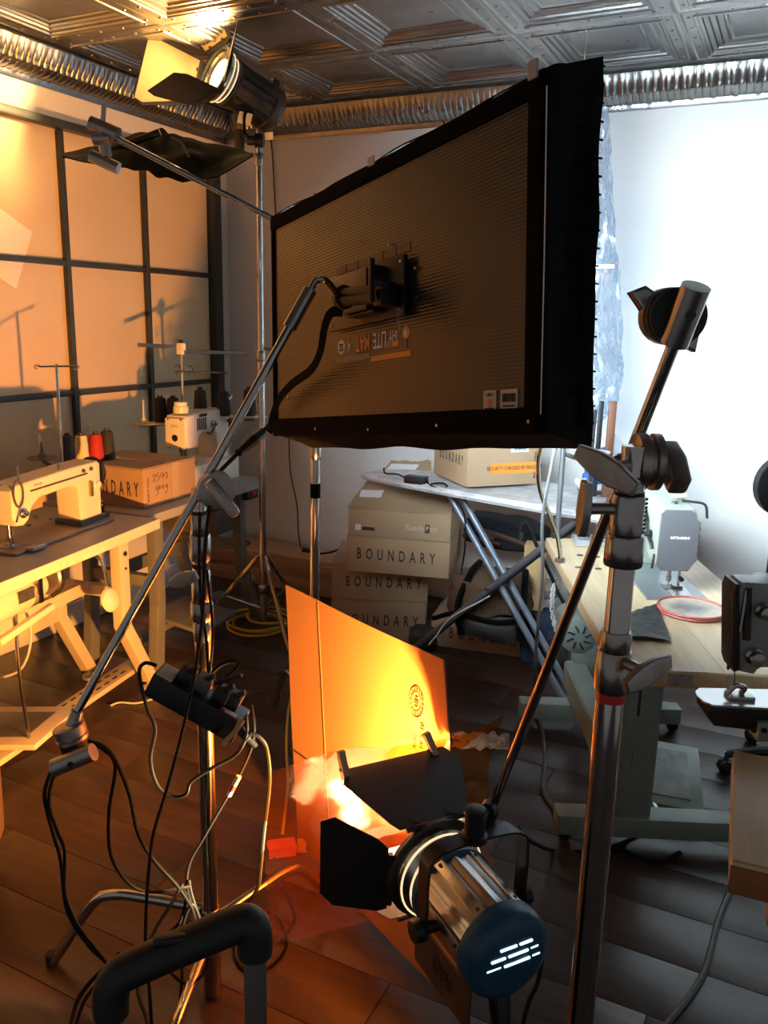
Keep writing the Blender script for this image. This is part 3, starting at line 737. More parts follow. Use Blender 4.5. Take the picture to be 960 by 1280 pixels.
# ================================================================== LAMPS
def film_lamp(th, S, cap_m, body_m, doors, yoke=True, glow=(1, .78, .45), lens_e=30, vent=True, yoke_top=.128, lit_inside=False):
    """open-face tungsten fresnel along local +y: rear cap at y=0, lens at y=.20; S scales it"""
    def q(mb): return mb.xf(Matrix.Scale(S, 4))
    Y = (0, 1, 0)
    # ribbed aluminium housing
    prof = MB(); seg = 64; r0 = .060
    ring = []
    for i in range(seg):
        a = 2*math.pi*i/seg
        k = (i % 4)
        r = r0 + (.0035 if k in (0, 1) else 0)
        ring.append((r*math.cos(a), r*math.sin(a)))
    P = [(x, .034, z) for x, z in ring] + [(x, .160, z) for x, z in ring]
    prof.add(P, [(i, (i+1) % seg, seg+(i+1) % seg, seg+i) for i in range(seg)])
    h = part('housing', q(prof), body_m, th)
    for k, a in enumerate((62, 118, 170, 10)):
        ca, sa = math.cos(R(a)), math.sin(R(a))
        f_ = part('cover_strip', q(MB().box((0, 0, 0), (.016, .124, .004), bev=.001).xf(frame((ca*.0655, .097, sa*.0655), (-sa, 0, ca), (ca, 0, sa)))), body_m, h)
        for yy in (.045, .150):
            part('screw', q(MB().cyl((ca*.066, yy, sa*.066), (ca*.0695, yy, sa*.0695), .0035, .003, 8)), BLKMET, h)
    part('front_rim', q(MB().lathe((0, .157, 0), Y, [(0, .064), (.003, .069), (.013, .069), (.016, .064), (.0155, .045)], 40)), cap_m, th)
    part('lens_barrel', q(MB().lathe((0, .172, 0), Y, [(0, .056), (.006, .064), (.008, .060), (.014, .068), (.016, .064), (.022, .072), (.024, .068), (.030, .076), (.040, .076), (.040, .070), (.034, .066), (.030, .050), (.030, 0)], 44)), mat('bright_lens_barrel', (.75, .72, .66), .22, 1.0, var=.1), th)
    for tt, rr__ in ((.1795, .0655), (.1955, .0735)):
        part('light_leak', q(MB().tube([(rr__*math.cos(a), tt, rr__*math.sin(a)) for a in [i*math.pi/20 for i in range(40)]], .0016, 5, 1, True)), mat('warm_light_leak', (.9, .8, .6), .4, emit=(1, .74, .42), estr=1.1), th)  # glowing rings imitate the glare falling on the lens barrel
    part('lens', q(MB().lathe((0, .204, 0), Y, [(-.002, .05), (0, .05), (.004, .03), (.006, 0)], 32)), mat('hot_lens_'+th.name, (.9, .85, .7), .2, emit=glow, estr=lens_e), th, 'glowing lens')
    # rear cap with lit vent slots
    c_ = part('rear_cap', q(MB().lathe((0, 0, 0), Y, [(-.004, 0), (-.003, .050), (.004, .064), (.012, .069), (.036, .069), (.040, .064)], 44)), cap_m, th)
    if vent:
        vm = mat('lit_vent', (.6, .7, .72), .4, emit=(.62, .86, .95), estr=1.6)
        for zz_, segs in ((.026, ((-.024, .004), (.008, .030))), (.012, ((-.038, -.014), (-.010, .024), (.028, .042))), (-.002, ((-.044, -.020), (-.016, .028), (.032, .046)))):
            for x0, x1 in segs:
                part('vent_slot', q(MB().box(((x0+x1)/2, -.0035 if abs((x0+x1)/2) < .03 else -.0015, zz_), (x1-x0, .005, .0036), bev=.0015)), vm, c_)
    if yoke:
        ym = mat('yoke_black', (.02, .02, .02), .35, .4, var=.2)
        yy = .105
        pts = [(-.086, yy, -.010), (-.086, yy, yoke_top*.74), (-.074, yy+.004, yoke_top*.95), (-.03, yy+.006, yoke_top), (.03, yy+.006, yoke_top), (.074, yy+.004, yoke_top*.95), (.086, yy, yoke_top*.74), (.086, yy, -.010)]
        pts = catmull([Vector(p) for p in pts], 4); n = len(pts); P = []; F = []
        for i, p in enumerate(pts):
            d = (pts[min(i+1, n-1)]-pts[max(i-1, 0)]).normalized(); nr = Vector((d.z, 0, -d.x)).normalized()*.0018; w = Vector((0, .014, 0))
            P += [p-w-nr, p+w-nr, p+w+nr, p-w+nr]
        for i in range(n-1):
            for k in range(4): F.append((i*4+k, i*4+(k+1) % 4, (i+1)*4+(k+1) % 4, (i+1)*4+k))
        F += [(3, 2, 1, 0), tuple(range(4*n-4, 4*n))]
        part('yoke', q(MB().add(P, F)), ym, th)
        for sx in (-1, 1):
            part('tilt_knob', q(MB().lathe((sx*.060, yy, 0), (sx, 0, 0), [(0, .010), (.028, .010), (.029, .018), (.042, .016), (.043, 0)], 12)), BLKPL, th)
        part('stud_socket', q(MB().lathe((0, yy+.006, yoke_top-.004), (0, 0, 1), [(0, .020), (.008, .020), (.010, .0155), (.050, .0155), (.052, .010)], 16)), BLKMET, th)
        part('socket_knob', q(MB().lathe((.012, yy+.006, yoke_top+.028), (.8, .6, 0), [(0, .006), (.02, .006), (.021, .012), (.036, .012), (.037, 0)], 10)), BLKPL, th)
    # barn doors
    fr = part('barn_door_ring', q(MB().lathe((0, .212, 0), Y, [(0, .076), (.002, .086), (.010, .086), (.010, .074), (.002, .073)], 40, ring=True)), BLKMET, th)
    for (phi, theta, L, w0, w1) in doors:
        rad = Vector((math.cos(R(phi)), 0, math.sin(R(phi)))); tan = Vector((-rad.z, 0, rad.x))
        hinge = Vector((0, .222, 0))+rad*.080
        d = Vector((0, 1, 0))*math.cos(R(theta)) + rad*math.sin(R(theta))
        M = frame(hinge, tan, d)
        c = min(.03, L*.2)
        pb_ = part('barn_door', q(MB().prism([(-w0/2, .004), (w0/2, .004), (w0/2+.01, .02), (w1/2, L-c), (w1/2-c*.6, L), (-w1/2+c*.6, L), (-w1/2, L-c), (-w0/2-.01, .02)], .0016, M)), BLKMET, th)
        if lit_inside:
            part('inner_liner', q(MB().prism([(-w0/2+.006, .012), (w0/2-.006, .012), (w1/2-.008, L-c), (w1/2-c*.6, L-.005), (-w1/2+c*.6, L-.005), (-w1/2+.008, L-c)], .001, M @ Matrix.Translation((0, (-1 if (M.to_3x3() @ Vector((0, 1, 0))).dot(rad) > 0 else 1)*.002, 0)))), mat('heat_stained_metal', (.46, .36, .20), .4, .6, var=.2), pb_)  # lamp brightness on the doors' inner faces put into a paler colour
        hg = MB().cyl(hinge-tan*w0*.42, hinge+tan*w0*.42, .0045, .0045, 8)
        part('hinge', q(hg), BLKMET, pb_)
        for sgn in (-1, 1):
            part('hinge_clip', q(MB().box((0, 0, 0), (.012, .006, .010), bev=.001).xf(frame(hinge+tan*sgn*w0*.25+d*.012, tan, d))), BLKMET, pb_)
    return th
# --- lamp aimed at the cardboard
C0, L0 = at_f(640, 1200, 1.195), at_f(546, 1087, 1.425)
ax = (L0-C0).normalized()
lz = Vector((0, 0, 1)); lz = (lz-ax*lz.dot(ax)).normalized(); lx = ax.cross(lz)
AM = Matrix((lx, ax, lz)).transposed().to_4x4(); AM.translation = C0
AS = (L0-C0).length/.212
arri = thing('tungsten_lamp', 'silver ribbed film lamp with blue cap and open barn doors, aimed at the cardboard', 'studio light', AM)
ALU = mat('brushed_lamp_aluminium', (.60, .57, .53), .27, 1.0, var=.15, scale=30, stretch=(1, .2, 1))
film_lamp(arri, AS, BLUEP, ALU, [(90, 15, .150, .125, .225), (180, 40, .125, .110, .165), (270, -6, .150, .150, .260), (0, -8, .125, .110, .150)], yoke_top=.125)
part('rear_grip', MB().lathe(Vector((-.004, .02, -.060))*AS, (-.1, -.35, -1), [(0, .018), (.02, .020), (.07, .017), (.075, 0)], 14), BLKPL, arri)
sk = MB().box((-.052*AS, .10*AS, -.085*AS), (.004, .16*AS, .075*AS))
part('side_skirt', sk, mat('smoked_side_plate', (.12, .10, .085), .3, .6, var=.2), arri)
lettering('ARRI', .032*AS, Matrix.Translation((-.0555*AS, .10*AS, -.085*AS)) @ Matrix.Rotation(R(-90), 4, 'Z'), INK, arri, .9)
sl = bpy.data.lights.new('bounce_lamp_bulb', 'SPOT'); sl.energy = BOUNCE_W; sl.color = (1.0, .69, .34); sl.spot_size = R(125); sl.spot_blend = .22; sl.shadow_soft_size = .028
so = link('bulb_light', sl, arri); so.location = Vector((0, .225, 0))*AS; so.rotation_euler = (R(90), 0, 0)
# --- gel clipped to the top barn door
def gel_mat():
    m = bpy.data.materials.new('orange_gel'); m.use_nodes = True
    nt = m.node_tree; N = nt.nodes; L = nt.links
    N.remove(N['Principled BSDF']); out = N['Material Output']
    nz = N.new('ShaderNodeTexNoise'); nz.inputs['Scale'].default_value = 4
    tr = N.new('ShaderNodeBsdfTransparent'); tr.inputs['Color'].default_value = (.92, .52, .20, 1)
    tl = N.new('ShaderNodeBsdfTranslucent'); tl.inputs['Color'].default_value = (.9, .25, .08, 1)
    gl = N.new('ShaderNodeBsdfGlossy'); gl.inputs['Color'].default_value = (.9, .55, .4, 1); gl.inputs['Roughness'].default_value = .12
    bp = N.new('ShaderNodeBump'); bp.inputs['Strength'].default_value = .4; bp.inputs['Distance'].default_value = .02
    L.new(nz.outputs['Fac'], bp.inputs['Height']); L.new(bp.outputs['Normal'], gl.inputs['Normal'])
    a = N.new('ShaderNodeMixShader'); a.inputs['Fac'].default_value = .09
    b = N.new('ShaderNodeMixShader'); b.inputs['Fac'].default_value = .10
    L.new(tr.outputs[0], a.inputs[1]); L.new(tl.outputs[0], a.inputs[2])
    L.new(a.outputs[0], b.inputs[1]); L.new(gl.outputs[0], b.inputs[2]); L.new(b.outputs[0], out.inputs['Surface'])
    return m
GEL = gel_mat()
th38 = R(15)
ey, ez = .222+.150*math.cos(th38), .080+.150*math.sin(th38)
def gelf(u, v):
    x = -.225+.46*u
    edge = ey+.010+.030*v - .10*max(0, v-.4)
    z = ez+.022 - .33*v + .012*math.sin(u*7)*(1-v)
    y = edge + .028*math.sin(v*2.2)*(1+.6*math.cos(u*5+1)) + .020*noise.noise((u*3, v*3, 2))
    return AM @ (Vector((x, y, z))*AS)
gmb = MB().grid(gelf, 36, 24)
gel = single('gel_sheet', gmb, GEL, 'clear orange colour gel sheet pegged to the lamp barn door', 'gel')
# crumpled corner of the gel: its whitish reflections made as a pale strip
gc = gelf(.97, .02)-Vector((0, 0, .055))
gt = MB().grid(lambda u, v: gc + Vector((_c, _s, 0))*(-.10+.13*u) + Vector((0, 0, -.012+.04*v+.014*noise.noise((u*9, v*6, 3)))) + Vector((0, -.012+.012*noise.noise((u*7, v*7, 8)), 0)), 16, 8, .0008)
single('tape_strip', gt, mat('frosted_tape', (.52, .44, .42), .35, var=.2, scale=20, alpha=.8), 'crumpled pale tape on the far corner of the gel', 'tape')
# clothes pegs on the door edge
for k, (xx, lean) in enumerate(((-.100, 6), (.072, 14))):
    e = AM @ (Vector((xx, ey-.006, ez))*AS)
    M = frame(e, lx, (AM.to_3x3() @ Vector((0.0, math.cos(R(75)), math.sin(R(75))))))
    M = M @ Matrix.Rotation(R(-lean if k == 0 else -18), 4, 'Y') @ Matrix.Scale(1.45, 4)
    t = thing('clothespin', ['wooden clothespin at the cable-stand corner of the lamp barn door', 'wooden clothespin on the barn door corner next to the lamp arm'][k], 'clothespin', M, 'clothespins on the barn door')
    for s_ in (-1, 1):
        part('peg_half', MB().prism([(-.0045, -.022), (.0045, -.022), (.0052, .03), (-.0052, .03)], .0055, Matrix.Translation((0, s_*.0042, 0)) @ Matrix.Rotation(R(s_*3), 4, 'X'), .0008), PINWOOD, t)
    part('spring', MB().lathe((-.007, 0, .004), (1, 0, 0), [(0, .003), (.014, .003)], 8), STEEL, t)
# --- cardboard sheet
A_ = at_z(357, 731, .755); B_ = at_z(555, 825, .815); BL_ = at_z(372, 1052, .012)
cu_ = (B_-A_); CW = cu_.length; cu_.normalize()
vv = BL_-A_; SHEAR = vv.dot(cu_); vv = vv-cu_*SHEAR; CHt = vv.length; vv.normalize()
CM = frame(A_, cu_, -vv)      # local x along top edge, z up, -y the lit face
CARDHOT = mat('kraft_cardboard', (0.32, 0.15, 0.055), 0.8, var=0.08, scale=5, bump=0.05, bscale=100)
cbd = thing('cardboard_sheet', 'upright flattened cardboard box glowing orange in the lamp beam', 'cardboard', CM @ Matrix.Translation((0, 0, -CHt)))
off = CHt
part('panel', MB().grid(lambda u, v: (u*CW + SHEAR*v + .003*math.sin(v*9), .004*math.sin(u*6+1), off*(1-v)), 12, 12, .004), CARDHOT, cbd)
part('crease', MB().cyl((CW*.27+SHEAR, -.0040, .01), (CW*.27, -.0040, off-.01), .0008, .0008, 6), CARDHOT, cbd)
lm_ = Matrix.Rotation(R(-90), 4, 'Y')
stmp = mat('stamp_print', (.045, .018, .008), .8, var=.2)
def cpos(u, v):
    o_ = cbd.matrix_world.inverted(); 
    e_ = o_ @ EYE; d_ = o_.to_3x3() @ ray(u, v); t_ = -e_.y/d_.y; return e_+d_*t_
bpy.context.view_layer.update()
p, q_ = cpos(367, 936), cpos(416, 971)
part('slot', MB().box((0, 0, 0), ((q_-p).length, .0016, .004)).xf(frame((p+q_)/2+Vector((0, -.0050, 0)), q_-p)), INK, cbd, 'dark slot cut')
p = cpos(523, 877)
part('round_stamp', MB().tube([(p.x+.030*math.cos(a), -.006, p.z+.036*math.sin(a)) for a in [i*math.pi/10 for i in range(20)]], .0010, 4, 2, True), stmp, cbd)
part('round_stamp', MB().tube([(p.x+.019*math.cos(a), -.006, p.z+.023*math.sin(a)) for a in [i*math.pi/10 for i in range(20)]], .0008, 4, 2, True), stmp, cbd)
sb = MB()
for k in range(16):
    a = k*math.pi/8; sb.box((p.x+.0245*math.cos(a), -.0055, p.z+.0295*math.sin(a)), (.004, .001, .005))
sb.box((p.x, -.0055, p.z), (.016, .001, .010)); sb.box((p.x, -.0055, p.z+.011), (.010, .001, .004)); sb.box((p.x, -.0055, p.z-.011), (.012, .001, .004))
part('round_stamp', sb, stmp, cbd)
p = cpos(521, 926); lettering('R182', .020, Matrix.Translation((p.x, -.0055, p.z)) @ lm_, stmp, cbd, .9)
p = cpos(529, 932); lettering('20 X 14 X 10', .022, Matrix.Translation((p.x, -.0055, p.z)) @ lm_, stmp, cbd, .9)

# hidden arm on the stand behind that carries the cardboard by a clip
cbm = cbd.matrix_world @ Vector((CW*.30, .050, off*.70))
bt = thing('cardboard_clip', 'spring clip on a short arm holding the cardboard sheet from behind', 'clip', Vector((CS[0], CS[1], cbm.z)))
part('arm', MB().cyl((0, 0, 0), cbm-Vector((CS[0], CS[1], cbm.z)), .008, .008, 10), CHROME, bt)
part('pad', MB().lathe(cbm-Vector((CS[0], CS[1], cbm.z)), cbm-Vector((CS[0], CS[1], cbm.z)), [(-.02, .02), (-.001, .03), (0, .03)], 14), BLKPL, bt)

# --- hot lamp under the ceiling, on the tall stand
fax = Vector((-.36, -.82, .32)).normalized()
FC = at_f(281, 100, 3.78)-fax*.26
flz = Vector((-.1, .1, 1)); flz = (flz-fax*flz.dot(fax)).normalized(); flx = fax.cross(flz)
FM = Matrix((flx, fax, flz)).transposed().to_4x4(); FM.translation = FC
FS = 1.42
fres = thing('tungsten_lamp', 'black film lamp burning on the tall stand near the ceiling', 'studio light', FM)
TANM = mat('lamp_black_enamel', (.03, .028, .026), .4, .5, var=.2)
film_lamp(fres, FS, TANM, TANM, [(90, 32, .12, .135, .17), (180, 66, .11, .13, .15), (270, 14, .15, .14, .19), (0, 40, .18, .14, .22)], yoke=False, glow=(1, .66, .26), lens_e=14, vent=False, lit_inside=True)
part('yoke', MB().box((0, .07, -.02), (.17, .03, .006)).box((.086, .07, .03), (.006, .03, .11)).box((-.086, .07, .03), (.006, .03, .11)), TANM, fres)
tl_ = inv(fres) @ Vector((TL[0], TL[1], zt(116)))
part('mount_clamp', MB().cyl((0, .03, 0.0), tl_, .016, .016, 12).box(tl_, (.05, .05, .06), bev=.008), BLKMET, fres)
tg = inv(fres) @ at_f(306, 148, 3.72)
part('paper_tag', MB().box((0, 0, 0), (.055, .004, .05)).xf(frame(tg, inv(fres).to_3x3() @ Vector((_c, _s, -.2)))), WHITELBL, fres, 'small white tag')
part('tag_strap', MB().tube([(0.02, .05, -.04), tg+Vector((0, 0, .03)), tg+Vector((-.02, .0, -.06)), tg+Vector((-.05, 0, -.09))], .006, 6, 4), BLKCLOTH, fres)
s2 = bpy.data.lights.new('ceiling_lamp_bulb', 'SPOT'); s2.energy = TOP_W; s2.color = (1.0, .58, .22); s2.spot_size = R(150); s2.spot_blend = .6; s2.shadow_soft_size = .04
so2 = link('bulb_light', s2, fres); so2.location = Vector((0, .222, 0))*FS; so2.rotation_euler = (R(90), 0, 0)
# clamp lower on the tall stand
t = thing('stand_clamp', 'black clamp with a pale tag gripping the tall light stand', 'clamp', (TL[0], TL[1], zt(176)))
part('jaw', MB().lathe((-.05*_c, -.05*_s, 0), (_c, _s, 0), [(0, .020), (.03, .020), (.035, .03), (.07, .03), (.075, .02)], 16), BLKMET, t)
part('bar', MB().box((-.085*_c, -.085*_s, -.01), (.035, .035, .11), bev=.008), BLKMET, t)
part('tag', MB().box((.045*_c, .045*_s, .02), (.04, .004, .03)).xf(Matrix.Rotation(R(0), 4, 'X')), WHITELBL, t)
# ================================================================== LEFT: SEWING TABLES ALONG THE WINDOW
def lathe_part(name, a, d, prof, m, p, seg=20, label=None): return part(name, MB().lathe(a, d, prof, seg), m, p, label)
def table_leg(th, x, W, H, m, foot0, foot1, t=.045):
    """pressed-steel sewing stand side: upright, splayed struts and foot, in the local y,z plane at local x"""
    l = part('leg', MB().box((x, W*.5, H-.02), (t, W*.9, .04), bev=.004).prism([(W*.30, H-.03), (W*.30+t*1.2, H-.03), (W*.30+t*1.2, .30), (foot0+t, .05), (foot0, .05), (W*.30, .30)], t, Matrix.Translation((x, 0, 0)) @ Matrix.Rotation(R(90), 4, 'Z'), .003)
         .prism([(W*.62, H-.03), (W*.62+t, H-.03), (W*.62+t, .30), (foot1, .05), (foot1-t, .05), (W*.62, .30)], t, Matrix.Translation((x, 0, 0)) @ Matrix.Rotation(R(90), 4, 'Z'), .003)
         .box((x, (foot0+foot1)/2, .035), (t*1.1, foot1-foot0+.06, .05), bev=.006), m, th)
    for y in (foot0-.01, foot1+.01):
        part('foot', MB().lathe((x, y, 0), (0, 0, 1), [(0, .024), (.010, .024), (.012, .010), (.022, .010)], 12), m, l)
    return l
def spool(name, label, at, h, r, m, group=None, cone=True):
    t = thing(name, label, 'thread cone', at, group)
    part('winding', MB().lathe((0, 0, .006), (0, 0, 1), [(0, r*.92), (.006, r), (h*.80, r*.80), (h*.86, r*.66)], 22), m, t)
    part('core', MB().lathe((0, 0, 0), (0, 0, 1), [(0, r*.85), (.006, r*.85), (.0065, r*.42), (h*.84, r*.40), (h, r*.36), (h, r*.20)], 18), mat('spool_core_black', (.02, .018, .016), .5, var=.2), t)
    return t
# ---------------- first table (beige machine)
F1 = Vector((-2.195, 2.454, 0))
e1 = Vector((.165, -.985, 0)).normalized()
T1 = frame(F1, e1)                 # local x along the front edge towards the camera, y away from it... z up
T1I = T1.inverted()
yb = -1 if (T1.to_3x3() @ Vector((0, 1, 0))).x > 0 else 1      # side of the wall
tb = thing('sewing_table', 'sewing table with a grey-beige laminate top and pale beige steel legs', 'table', T1)
W1, H1 = .55, .76
def sy(v): return v*yb
part('tabletop', MB().box((.60, sy(.275), H1-.020), (1.20, .55, .036), bev=.006), LAMIN, tb)
part('edging', MB().box((.60, sy(-.003), H1-.021), (1.21, .008, .040), bev=.003).box((-.003, sy(.27), H1-.021), (.008, .55, .040), bev=.003), EDGEB, tb)
rl = MB()
for k in range(24): rl.box((.36+k*.022, sy(-.0078), H1-.027), (.002, .0012, .008 if k % 5 else .014))
part('ruler_marks', rl, WHITELBL, tb)
def leg_side(x, kick):
    l = part('leg', MB().box((x, sy(.10), .535), (.060, .045, .40), bev=.004)
        .prism([(0, 0), (.062, 0), (.062+kick, -.30), (kick, -.30)], .044, Matrix.Translation((x-.031, sy(.10), .34-.0)) , .003), BEIGESTAND, tb)
    for zz_ in (.60, .66): part('bolt', MB().lathe((x, sy(.075), zz_-.02), (0, -yb, 0), [(0, .011 if zz_ > .62 else .006), (.004, .010 if zz_ > .62 else .005), (.005, 0)], 10), STEEL, l)
    l2 = part('leg', MB().box((x, sy(.40), .535), (.055, .045, .40), bev=.004)
        .prism([(0, 0), (.058, 0), (.058+kick, -.30), (kick, -.30)], .044, Matrix.Translation((x-.029, sy(.40), .34)), .003), BEIGESTAND, tb)
    for yy in (.10, .40): part('foot', MB().lathe((x+kick, sy(yy), 0), (0, 0, 1), [(0, .030), (.012, .030), (.016, .014), (.05, .014)], 14), BEIGESTAND, tb)
    part('cross_rail', MB().box((x, sy(.25), .48), (.035, .28, .045), bev=.004), BEIGESTAND, tb)
leg_side(.12, -.17); leg_side(1.02, .17)
part('stretcher', MB().box((.57, sy(.40), .36), (.86, .03, .065), bev=.004), BEIGESTAND, tb)
part('stretcher', MB().box((.57, sy(.25), .49), (.88, .025, .05), bev=.004), BEIGESTAND, tb)
# slotted foot rail and treadle
fr_ = MB().box((.45, sy(.20), .075), (1.10, .085, .022), bev=.003)
part('treadle_rail', fr_, BEIGESTAND, tb)
for k in range(9):
    for s_ in (-1, 1): part('rail_slot', MB().box((.02+k*.055, sy(.20+s_*.018), .0868), (.030, .008, .0012)), INK, tb)
pd = Matrix.Translation((.60, sy(.24), .115)) @ Matrix.Rotation(R(-6*yb), 4, 'X') @ Matrix.Rotation(R(8), 4, 'Z')
part('treadle', MB().box((0, 0, 0), (.30, .36, .022), bev=.008).xf(pd), BEIGESTAND, tb)
part('treadle_mat', MB().box((0, 0, .0125), (.19, .23, .003), bev=.001).xf(pd), DKGREY, tb, 'dark ribbed foot mat')
part('pitman_rod', MB().tube([(.68, sy(.10), .13), (.70, sy(.10), .40), (.66, sy(.13), .62)], .006, 8, 4), STEEL, tb)
# motor slung under the top
mo = MB().lathe((.80, sy(.17), .625), (-1, 0, 0), [(0, .045), (.006, .068), (.05, .072), (.20, .070), (.23, .060), (.27, .050), (.30, .045)], 26)
mtr = part('motor', mo, BEIGEP, tb)
part('motor_plate', MB().box((.64, sy(.098), .635), (.075, .004, .038)), mat('motor_badge', (.12, .11, .10), .4, .5, var=.4, scale=60), mtr)
for k in range(5): part('motor_vent', MB().box((.8025, sy(.17), .590+k*.016), (.004, .070-abs(k-2)*.012, .006)), INK, mtr)
part('motor_bracket', MB().box((.58, sy(.15), .705), (.06, .10, .07), bev=.004).box((.58, sy(.10), .66), (.022, .022, .14), bev=.003), STEEL, tb)
part('clutch_lever', MB().box((.66, sy(.09), .545), (.26, .022, .024), bev=.006).xf(Matrix.Translation((.66, 0, .545)) @ Matrix.Rotation(R(8), 4, 'Y') @ Matrix.Translation((-.66, 0, -.545))), BEIGEP, tb)
part('belt_wheel', MB().lathe((.47, sy(.17), .635), (-1, 0, 0), [(0, .035), (.004, .062), (.012, .056), (.018, .062), (.024, .062), (.026, .02), (.05, .02)], 26), CASTAL, tb)
part('belt_guard', MB().tube([(.45, sy(.12), .72), (.435, sy(.11), .66), (.44, sy(.12), .60), (.47, sy(.14), .57)], .008, 8, 4), BLKMET, tb)
# knee lifter pad on its rod
part('knee_rod', MB().tube([(.30, sy(.12), .70), (.29, sy(.06), .66), (.275, sy(.045), .56)], .006, 8, 4), STEEL, tb)
part('knee_rod', MB().cyl((.18, sy(.08), .685), (.45, sy(.10), .690), .007, .007, 8), BLKMET, tb)
part('knee_pad', MB().lathe((.278, sy(.040), .508), (.05, -yb*.9, .25), [(-.012, .020), (-.008, .040), (0, .046), (.008, .040), (.014, .015), (.015, 0)], 24), BEIGEP, tb, 'round beige knee pad')

# ---------------- beige machine
mo_ = T1 @ Vector((.168, sy(.225), H1))
m1 = thing('sewing_machine', 'beige industrial sewing machine with a dark stripe, lit bright by the lamp', 'sewing machine', frame(mo_, e1))
YF = -yb      # local y sign of the front (room side)
Pf = lambda x, y, z: (x, y*YF, z)
body = [(-.055, .012), (-.060, .225), (-.045, .238), (.10, .236), (.40, .222), (.418, .205), (.420, .115), (.405, .085), (.370, .080), (.345, .095), (.325, .135), (.285, .160), (.13, .168), (.085, .160), (.075, .145), (.070, .012)]
part('body', MB().prism(body, .105, Matrix.Identity(4), .010), BEIGEP, m1)
part('bed', MB().box((.19, 0, .004), (.54, .175, .010), bev=.002), mat('worn_bed_plate', (.30, .24, .19), .35, .3, var=.15), m1)
part('pillar_foot', MB().box((.006, 0, .018), (.150, .118, .026), bev=.004), DKGREY, m1)
part('stripe', MB().box(Pf(.175, .0532, .196), (.31, .0012, .007)).xf(Matrix.Translation((.175, 0, .196)) @ Matrix.Rotation(R(1.6), 4, 'Y') @ Matrix.Translation((-.175, 0, -.196))), mat('stripe_brown', (.05, .03, .02), .4, var=.2), m1)
MT = frame(Pf(.285, .0535, .205), (-YF*1 if False else (-1 if YF > 0 else 1), 0, 0))
txt = text_mb('SINGER', .012, 1.1)
txt.xf(Matrix.Translation(Pf(.29, .0535, .208)) @ (Matrix.Rotation(R(180), 4, 'Z') if YF > 0 else Matrix.Identity(4)))
part('lettering', txt, mat('badge_print', (.25, .2, .14), .5, var=.1), m1)
txt = text_mb('20U', .008, 1.1).xf(Matrix.Translation(Pf(.27, .0535, .193)) @ (Matrix.Rotation(R(180), 4, 'Z') if YF > 0 else Matrix.Identity(4)))
part('lettering', txt, WHITEINK, m1)
lathe_part('handwheel', (-.062, 0, .185), (-1, 0, 0), [(0, .022), (.006, .022), (.008, .056), (.014, .060), (.022, .060), (.026, .052), (.028, .02), (.034, .018), (.035, 0)], BLKMET, m1, 30)
lathe_part('stitch_dial', Pf(-.030, .050, .150), (0, YF, 0), [(0, .018), (.006, .018), (.007, .013), (.016, .012), (.017, 0)], CREAMP, m1)
part('reverse_lever', MB().box(Pf(.012, .060, .140), (.015, .012, .058), bev=.003), BRASS, m1)
for xx in (.0, .045): lathe_part('knob', Pf(xx, .052, .214), (0, YF, 0), [(0, .008), (.008, .007), (.009, 0)], DKGREY, m1, 10)
lathe_part('tension_disc', Pf(.375, .050, .125), (0, YF, 0), [(0, .015), (.004, .017), (.006, .010), (.010, .017), (.014, .010), (.022, .009), (.023, 0)], STEEL, m1)
part('thread_guard', MB().tube([Pf(.392+.022*math.cos(a), .056, .195+.045*math.sin(a)) for a in [i*math.pi/6 for i in range(12)]], .004, 6, 3, True), DKGREY, m1)
part('take_up', MB().cyl(Pf(.41, .056, .10), Pf(.38, .056, .165), .003, .003, 6), STEEL, m1)
lathe_part('needle_bar', (.385, 0, .085), (0, 0, -1), [(0, .006), (.045, .006), (.046, .009), (.060, .009), (.061, .003), (.078, .001)], STEEL, m1, 12)
part('presser_foot', MB().box((.385, 0, .012), (.016, .030, .006), bev=.002).cyl((.385, .012*YF, .014), (.385, .012*YF, .08), .004, .004, 8), STEEL, m1)
part('throat_plate', MB().box((.385, 0, .010), (.075, .085, .003)), STEEL, m1)
part('hook_cover', MB().box(Pf(.375, .10, .012), (.07, .028, .016), bev=.004), CASTAL, m1)
for xx, h in ((.345, .045), (.14, .018)): lathe_part('spool_pin', (xx, .02*YF, .226), (0, 0, 1), [(0, .005), (.008, .005), (.009, .003), (h, .003), (h+.001, .006), (h+.006, .005), (h+.007, 0)], STEEL, m1, 8)
part('lamp_neck', MB().tube([(.40, -.03*YF, .225), (.405, -.06*YF, .30), (.43, -.06*YF, .345), (.48, -.05*YF, .365)], .0085, 8, 5), GREYP, m1)
lathe_part('oil_cap', (.415, .0, .221), (0, 0, 1), [(0, .012), (.006, .012), (.008, .004)], STEEL, m1, 10)
# bobbin winder behind the wheel
bw_ = T1 @ Vector((.085, sy(.215), H1))
t = thing('bobbin_winder', 'small black and steel bobbin winder beside the beige machine', 'bobbin winder', frame(bw_, e1))
part('base', MB().box((0, 0, .009), (.085, .055, .018), bev=.004), BLKMET, t)
lathe_part('wheel', (.025, 0, .045), (1, 0, 0), [(0, .008), (.001, .030), (.008, .030), (.009, .008), (.02, .006)], CASTAL, t)
lathe_part('bobbin', (-.005, 0, .045), (-1, 0, 0), [(0, .005), (.010, .005), (.0105, .015), (.0125, .015), (.013, .006), (.024, .006), (.0245, .015), (.026, .015)], STEEL, t)
part('arm', MB().cyl((-.04, 0, .015), (-.035, 0, .07), .005, .005, 8).cyl((-.035, .0, .065), (.03, 0, .045), .004, .004, 8), STEEL, t)
